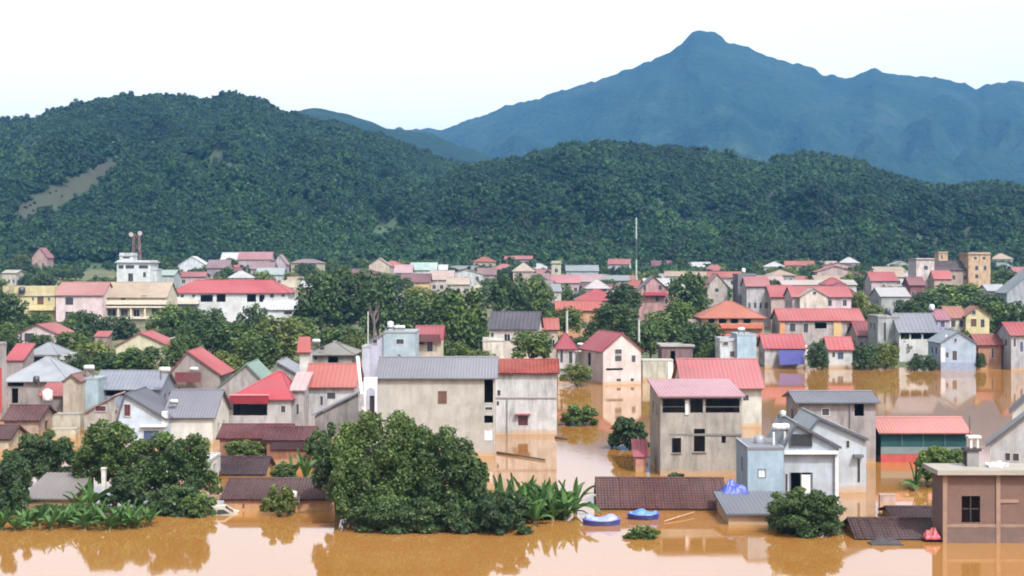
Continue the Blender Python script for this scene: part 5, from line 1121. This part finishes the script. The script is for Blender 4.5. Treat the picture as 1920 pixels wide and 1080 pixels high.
# ================================================================== trees in the town
MT = [
 ('dark_tree', 'big dark tree left in the centre grove below the far cream house', 600, 330, 508, 618, 96, 'd'), ('dark_tree', 'tallest dark tree of the centre grove', 655, 335, 500, 622, 110, 'd'),
 ('dark_tree', 'dark tree right in the centre grove beside the bare brown stems', 716, 325, 515, 630, 80, 'd'), ('leafy_tree', 'bright yellow-green tree top in front of the far arches', 785, 380, 538, 575, 60, 'y'),
 ('leafy_tree', 'round green tree right of the bright yellow-green top', 800, 300, 545, 625, 95, 'd'), ('leafy_tree', 'large green tree above the crimson roof', 862, 285, 535, 655, 105, 'g'), ('leafy_tree', 'green tree between crimson roof and dark slate house', 890, 290, 580, 650, 60, 'g'),
 ('dark_tree', 'dark tree behind the dark slate roof', 955, 345, 508, 592, 70, 'd'), ('leafy_tree', 'green tree right behind the dark slate roof', 1000, 350, 518, 600, 75, 'g'), ('bush_tree', 'low round tree in front of the dark slate house', 998, 245, 618, 672, 84, 'g'),
 ('leafy_tree', 'green tree below the low bright orange roof', 1060, 300, 575, 620, 70, 'g'), ('dark_tree', 'dark tree under the mast', 1170, 330, 530, 600, 70, 'd'), ('leafy_tree', 'green tree left below the pink balcony house', 1150, 290, 568, 620, 80, 'g'),
 ('leafy_tree', 'big tree right of the pink balcony house', 1290, 340, 508, 600, 80, 'g'), ('leafy_tree', 'broad tree above the garden wall', 1245, 275, 580, 660, 100, 'g'), ('dark_tree', 'dark tree beside the concrete box', 1215, 268, 600, 668, 70, 'd'), ('leafy_tree', 'dark tree left of the white steps of the pale blue box house', 1318, 262, 600, 675, 80, 'd'), ('leafy_tree', 'small tree above the broad pink roof', 1336, 255, 640, 680, 50, 'g'),
 ('dark_tree', 'dark tree at the far left edge beside the yellow house', 10, 330, 545, 625, 80, 'd'), ('leafy_tree', 'green tree below the yellow house at left', 60, 335, 585, 625, 90, 'g'), ('dark_tree', 'dark conical tree below the pink school', 160, 335, 580, 625, 60, 'd'), ('leafy_tree', 'tree below the cream school balconies', 215, 325, 590, 640, 80, 'd'), ('leafy_tree', 'bright green tree right of the cream school', 325, 330, 570, 635, 90, 'g'), ('leafy_tree', 'tree in front of the red hip hall', 385, 320, 575, 640, 90, 'd'), ('dark_tree', 'dark tree below the white cottage', 475, 310, 570, 640, 60, 'd'),
 ('leafy_tree', 'large tree below the white cottage', 430, 280, 600, 690, 120, 'g'), ('leafy_tree', 'olive tree left of the red stair tower', 520, 270, 590, 680, 100, 'y'), ('leafy_tree', 'tree just behind the green-roofed gable', 480, 235, 620, 695, 90, 'g'), ('leafy_tree', 'leafy tree right of the olive one near the red stair tower', 560, 300, 590, 650, 80, 'g'),
 ('leafy_tree', 'olive bush mass left of the cream gable house', 175, 270, 640, 690, 90, 'y'), ('leafy_tree', 'green bush in front of the cream gable house', 265, 246, 648, 698, 90, 'g'), ('dark_tree', 'dark bush right of the white porch house', 140, 240, 660, 706, 60, 'd'), ('dark_tree', 'green trees below the tiny red shed roof', 210, 255, 660, 700, 80, 'd'), ('leafy_tree', 'tree between cream gable and red slope house', 345, 262, 625, 690, 70, 'g'), ('leafy_tree', 'bush tree left of the cream gable house', 135, 300, 600, 660, 80, 'd'), ('leafy_tree', 'tree right of the bright red roof slope', 425, 225, 655, 710, 70, 'y'),
 ('dark_tree', 'grey-green tree behind the raw frame house', 640, 260, 610, 665, 90, 'd'), ('leafy_tree', 'tree between raw frame house and light blue house', 668, 232, 630, 672, 50, 'y'), ('leafy_tree', 'tree right of the crimson roof by the long house', 850, 225, 640, 690, 70, 'g'), ('leafy_tree', 'low yellowish bush behind the long slate-grey roof', 900, 235, 655, 690, 60, 'y'),
 ('leafy_tree', 'big rounded tree on the knoll in front of the turret villa', 1790, 400, 530, 590, 110, 'g'), ('dark_tree', 'dark tree left on the knoll below the turret villa', 1745, 380, 545, 590, 70, 'd'), ('leafy_tree', 'tree right of the pale yellow gable house', 1880, 330, 560, 640, 90, 'g'), ('dark_tree', 'dark tree right of the turret villa', 1905, 440, 510, 560, 60, 'd'), ('leafy_tree', 'dark tree in front of the right edge shed', 1850, 360, 550, 600, 80, 'd'), ('leafy_tree', 'tree at the right picture edge above the grey edge house', 1915, 300, 570, 630, 70, 'd'),
 ('waterside_bush', 'dark bush between blue tarpaulin house and white kiosk', 1533, 264, 640, 690, 40, 'd'), ('waterside_bush', 'dark green bush right of the white kiosk', 1622, 264, 645, 692, 46, 'd'), ('waterside_bush', 'brownish bush left of the slate veranda house', 1662, 266, 640, 688, 50, 'y'), ('waterside_bush', 'low bush in front of the slate veranda house', 1730, 262, 664, 692, 52, 'd'), ('waterside_bush', 'yellow-green bush at the water before the red hip house', 1082, 229, 682, 716, 60, 'y'), ('waterside_bush', 'dark bush left of the brick-red house', 1838, 262, 660, 688, 20, 'd'),
 ('leafy_tree', 'tree left of the orange villa', 1275, 310, 560, 620, 60, 'g'), ('leafy_tree', 'tree between pink gable villa and pale grey roof', 1640, 330, 570, 610, 50, 'y'), ('leafy_tree', 'small tree in front of the pale grey roof', 1700, 340, 560, 595, 50, 'g'), ('leafy_tree', 'small tree behind the maroon roof house', 1610, 360, 545, 580, 40, 'y'),
]
for nm, lb_, px, D, y0, y1, w, k in MT: mid_tree(nm, lb_, px, D, y0, y1 + 6, w * 1.12, k)
# bare brown stems in the centre grove
e = empty('bare_tree', Matrix.Translation((X(700, 300), 300, ground_z(X(700, 300), 300)))); tag(e, 'bare brown leafless tree in front of the centre grove', 'tree')
m = MB(); g = random.Random(9)
m.tube([(0, 0, 0), (.2, 0, 5), (.1, 0, 8)], [.3, .2, .12], 7); m.build('trunk', plain('bare_bark', (128, 112, 108), .95), e)
for k in range(14):
    z = g.uniform(2.5, 7.5); a = g.uniform(0, 6.28); l = g.uniform(.8, 2.0); m = MB()
    p1 = (.15 + math.cos(a) * l * .5, math.sin(a) * l * .5, z + l * .9); p2 = (.15 + math.cos(a) * l * .8, math.sin(a) * l * .8, z + l * 2)
    m.tube([(.15, 0, z), p1, p2], [.1, .07, .03], 5); m.build('branch', plain('bare_bark', (128, 112, 108), .95), e)

# filler trees and bushes among the roofs, each named after the nearest house
CUT = (' with ', ' behind ', ' standing', ' left of', ' right of', ' at ', ' in ', ' above ', ' below ', ' between ', ' and ', ' beside ', ' under ', ' near ', ' on ', ' alone', ' half ', ' far behind', ' cut ', ' squeezed', ' wedged', ' just ', ' rising', ' left ', ' right ')
MARKS = []
for o in list(col.objects):
    if o.parent is None and o.get('category') in ('house', 'villa', 'building', 'shed', 'tower', 'hut'):
        t_ = o['label']; k = min([t_.find(c) for c in CUT if t_.find(c) > 0] + [len(t_)])
        MARKS.append((t_[:k], o.matrix_world.translation.copy()))
names = [a for a, _ in MARKS]; MARKS = [(a, q) for a, q in MARKS if names.count(a) == 1]
USED = set()
def by_mark(what, x, y):
    for a, q in sorted(MARKS, key=lambda r: (r[1].x - x) ** 2 + ((r[1].y - y) * .4) ** 2)[:14]:
        dx, dy = x - q.x, y - q.y
        for rel in (['left of', 'right of'][dx > 0], ['in front of', 'behind'][dy > 0], 'beyond' if dy > 0 else 'this side of'):
            L_ = f'{what} {rel} the {a}'
            if L_ not in USED: USED.add(L_); return L_
    return what + ' among the far roofs'
g = random.Random(77); placed = [(q.x, q.y) for _, q in MARKS]
RC = [('dusty-red', (182, 96, 98)), ('mauve', (160, 126, 132)), ('grey', (158, 158, 164)), ('orange-red', (188, 92, 76)), ('white', (208, 206, 208)), ('maroon', (126, 60, 72)), ('tan', (190, 164, 140))]
WC = [('pale', (204, 196, 188)), ('cream', (206, 192, 164)), ('pink', (204, 178, 174)), ('grey', (170, 166, 166)), ('white', (214, 212, 210))]
for i in range(420):
    D = g.choice((g.uniform(420, 560), g.uniform(540, 700))); px = g.uniform(560, 1900) if i % 4 else g.uniform(-20, 1940); x = X(px, D)
    if px < 560 and D < 470: continue
    if px < 320 or (1700 < px < 1900 and D < 520) or any(abs(a - x) < 11 and abs(b - D) < 15 for a, b in placed): continue
    placed.append((x, D)); gz = ground_z(x, D); (rn, rcol), (wn, wcol) = g.choice(RC), g.choice(WC); wd = g.uniform(7, 13); hh = g.choice((3.4, 3.8, 6.2))
    ye = HY + (CH - gz - hh) * F / D; rf = g.choice(('gx', 'gx', 'gy', 'hip')); ri = g.uniform(1.3, 2.4)
    yr_ = HY + (CH - gz - hh - ri) * F / (D + (0 if rf == 'gy' else 4))
    house('far_house', by_mark(f'tiny far {wn} house, {rn} roof,', x, D), px - wd * F / D / 2, px + wd * F / D / 2, D, ye, rf, yr_, dep=8, yaw=g.uniform(-12, 12), rc=rcol, wc=wcol, group=FARG, ov=.4, auto=(g.choice((2, 3)), 1 if hh < 5 else 2))
    if len(placed) > 165: break
g = random.Random(21); KW = {'g': 'green', 'd': 'dark', 'y': 'yellowish'}
for i in range(400):
    D = g.uniform(400, 720) if i < 275 else g.uniform(275, 400); px = g.uniform(-40, 1960); x = X(px, D); gz = ground_z(x, D)
    if abs(px - 250) < 60 and D < 470: continue
    if 440 < D < 500 and 1700 < px < 1880: continue
    if any(abs(a - x) < 7.5 and -4 < b - D < 9 and D > 400 for a, b in placed) or sum(abs(a - x) < 8 and 0 < b - D < 60 for a, b in placed) > 2: continue
    big = i < 275; hh = g.uniform(4, 8.5) if big else g.uniform(2.4, 5.6); yb_ = HY + (CH - gz - .3) * F / D; yt = HY + (CH - gz - hh) * F / D; k = g.choice('gggdddy')
    sz = ('tall' if hh > 6.3 else 'small') if big else 'low'
    mid_tree('town_tree' if big else 'garden_bush', by_mark(f"{sz} {KW[k]} {'tree' if big else 'bush'}", x, D), px, D, yt, yb_, (g.uniform(6, 11) if big else g.uniform(4, 8)) * F / D, k, group='trees among the far roofs' if big else 'garden bushes between the town houses')
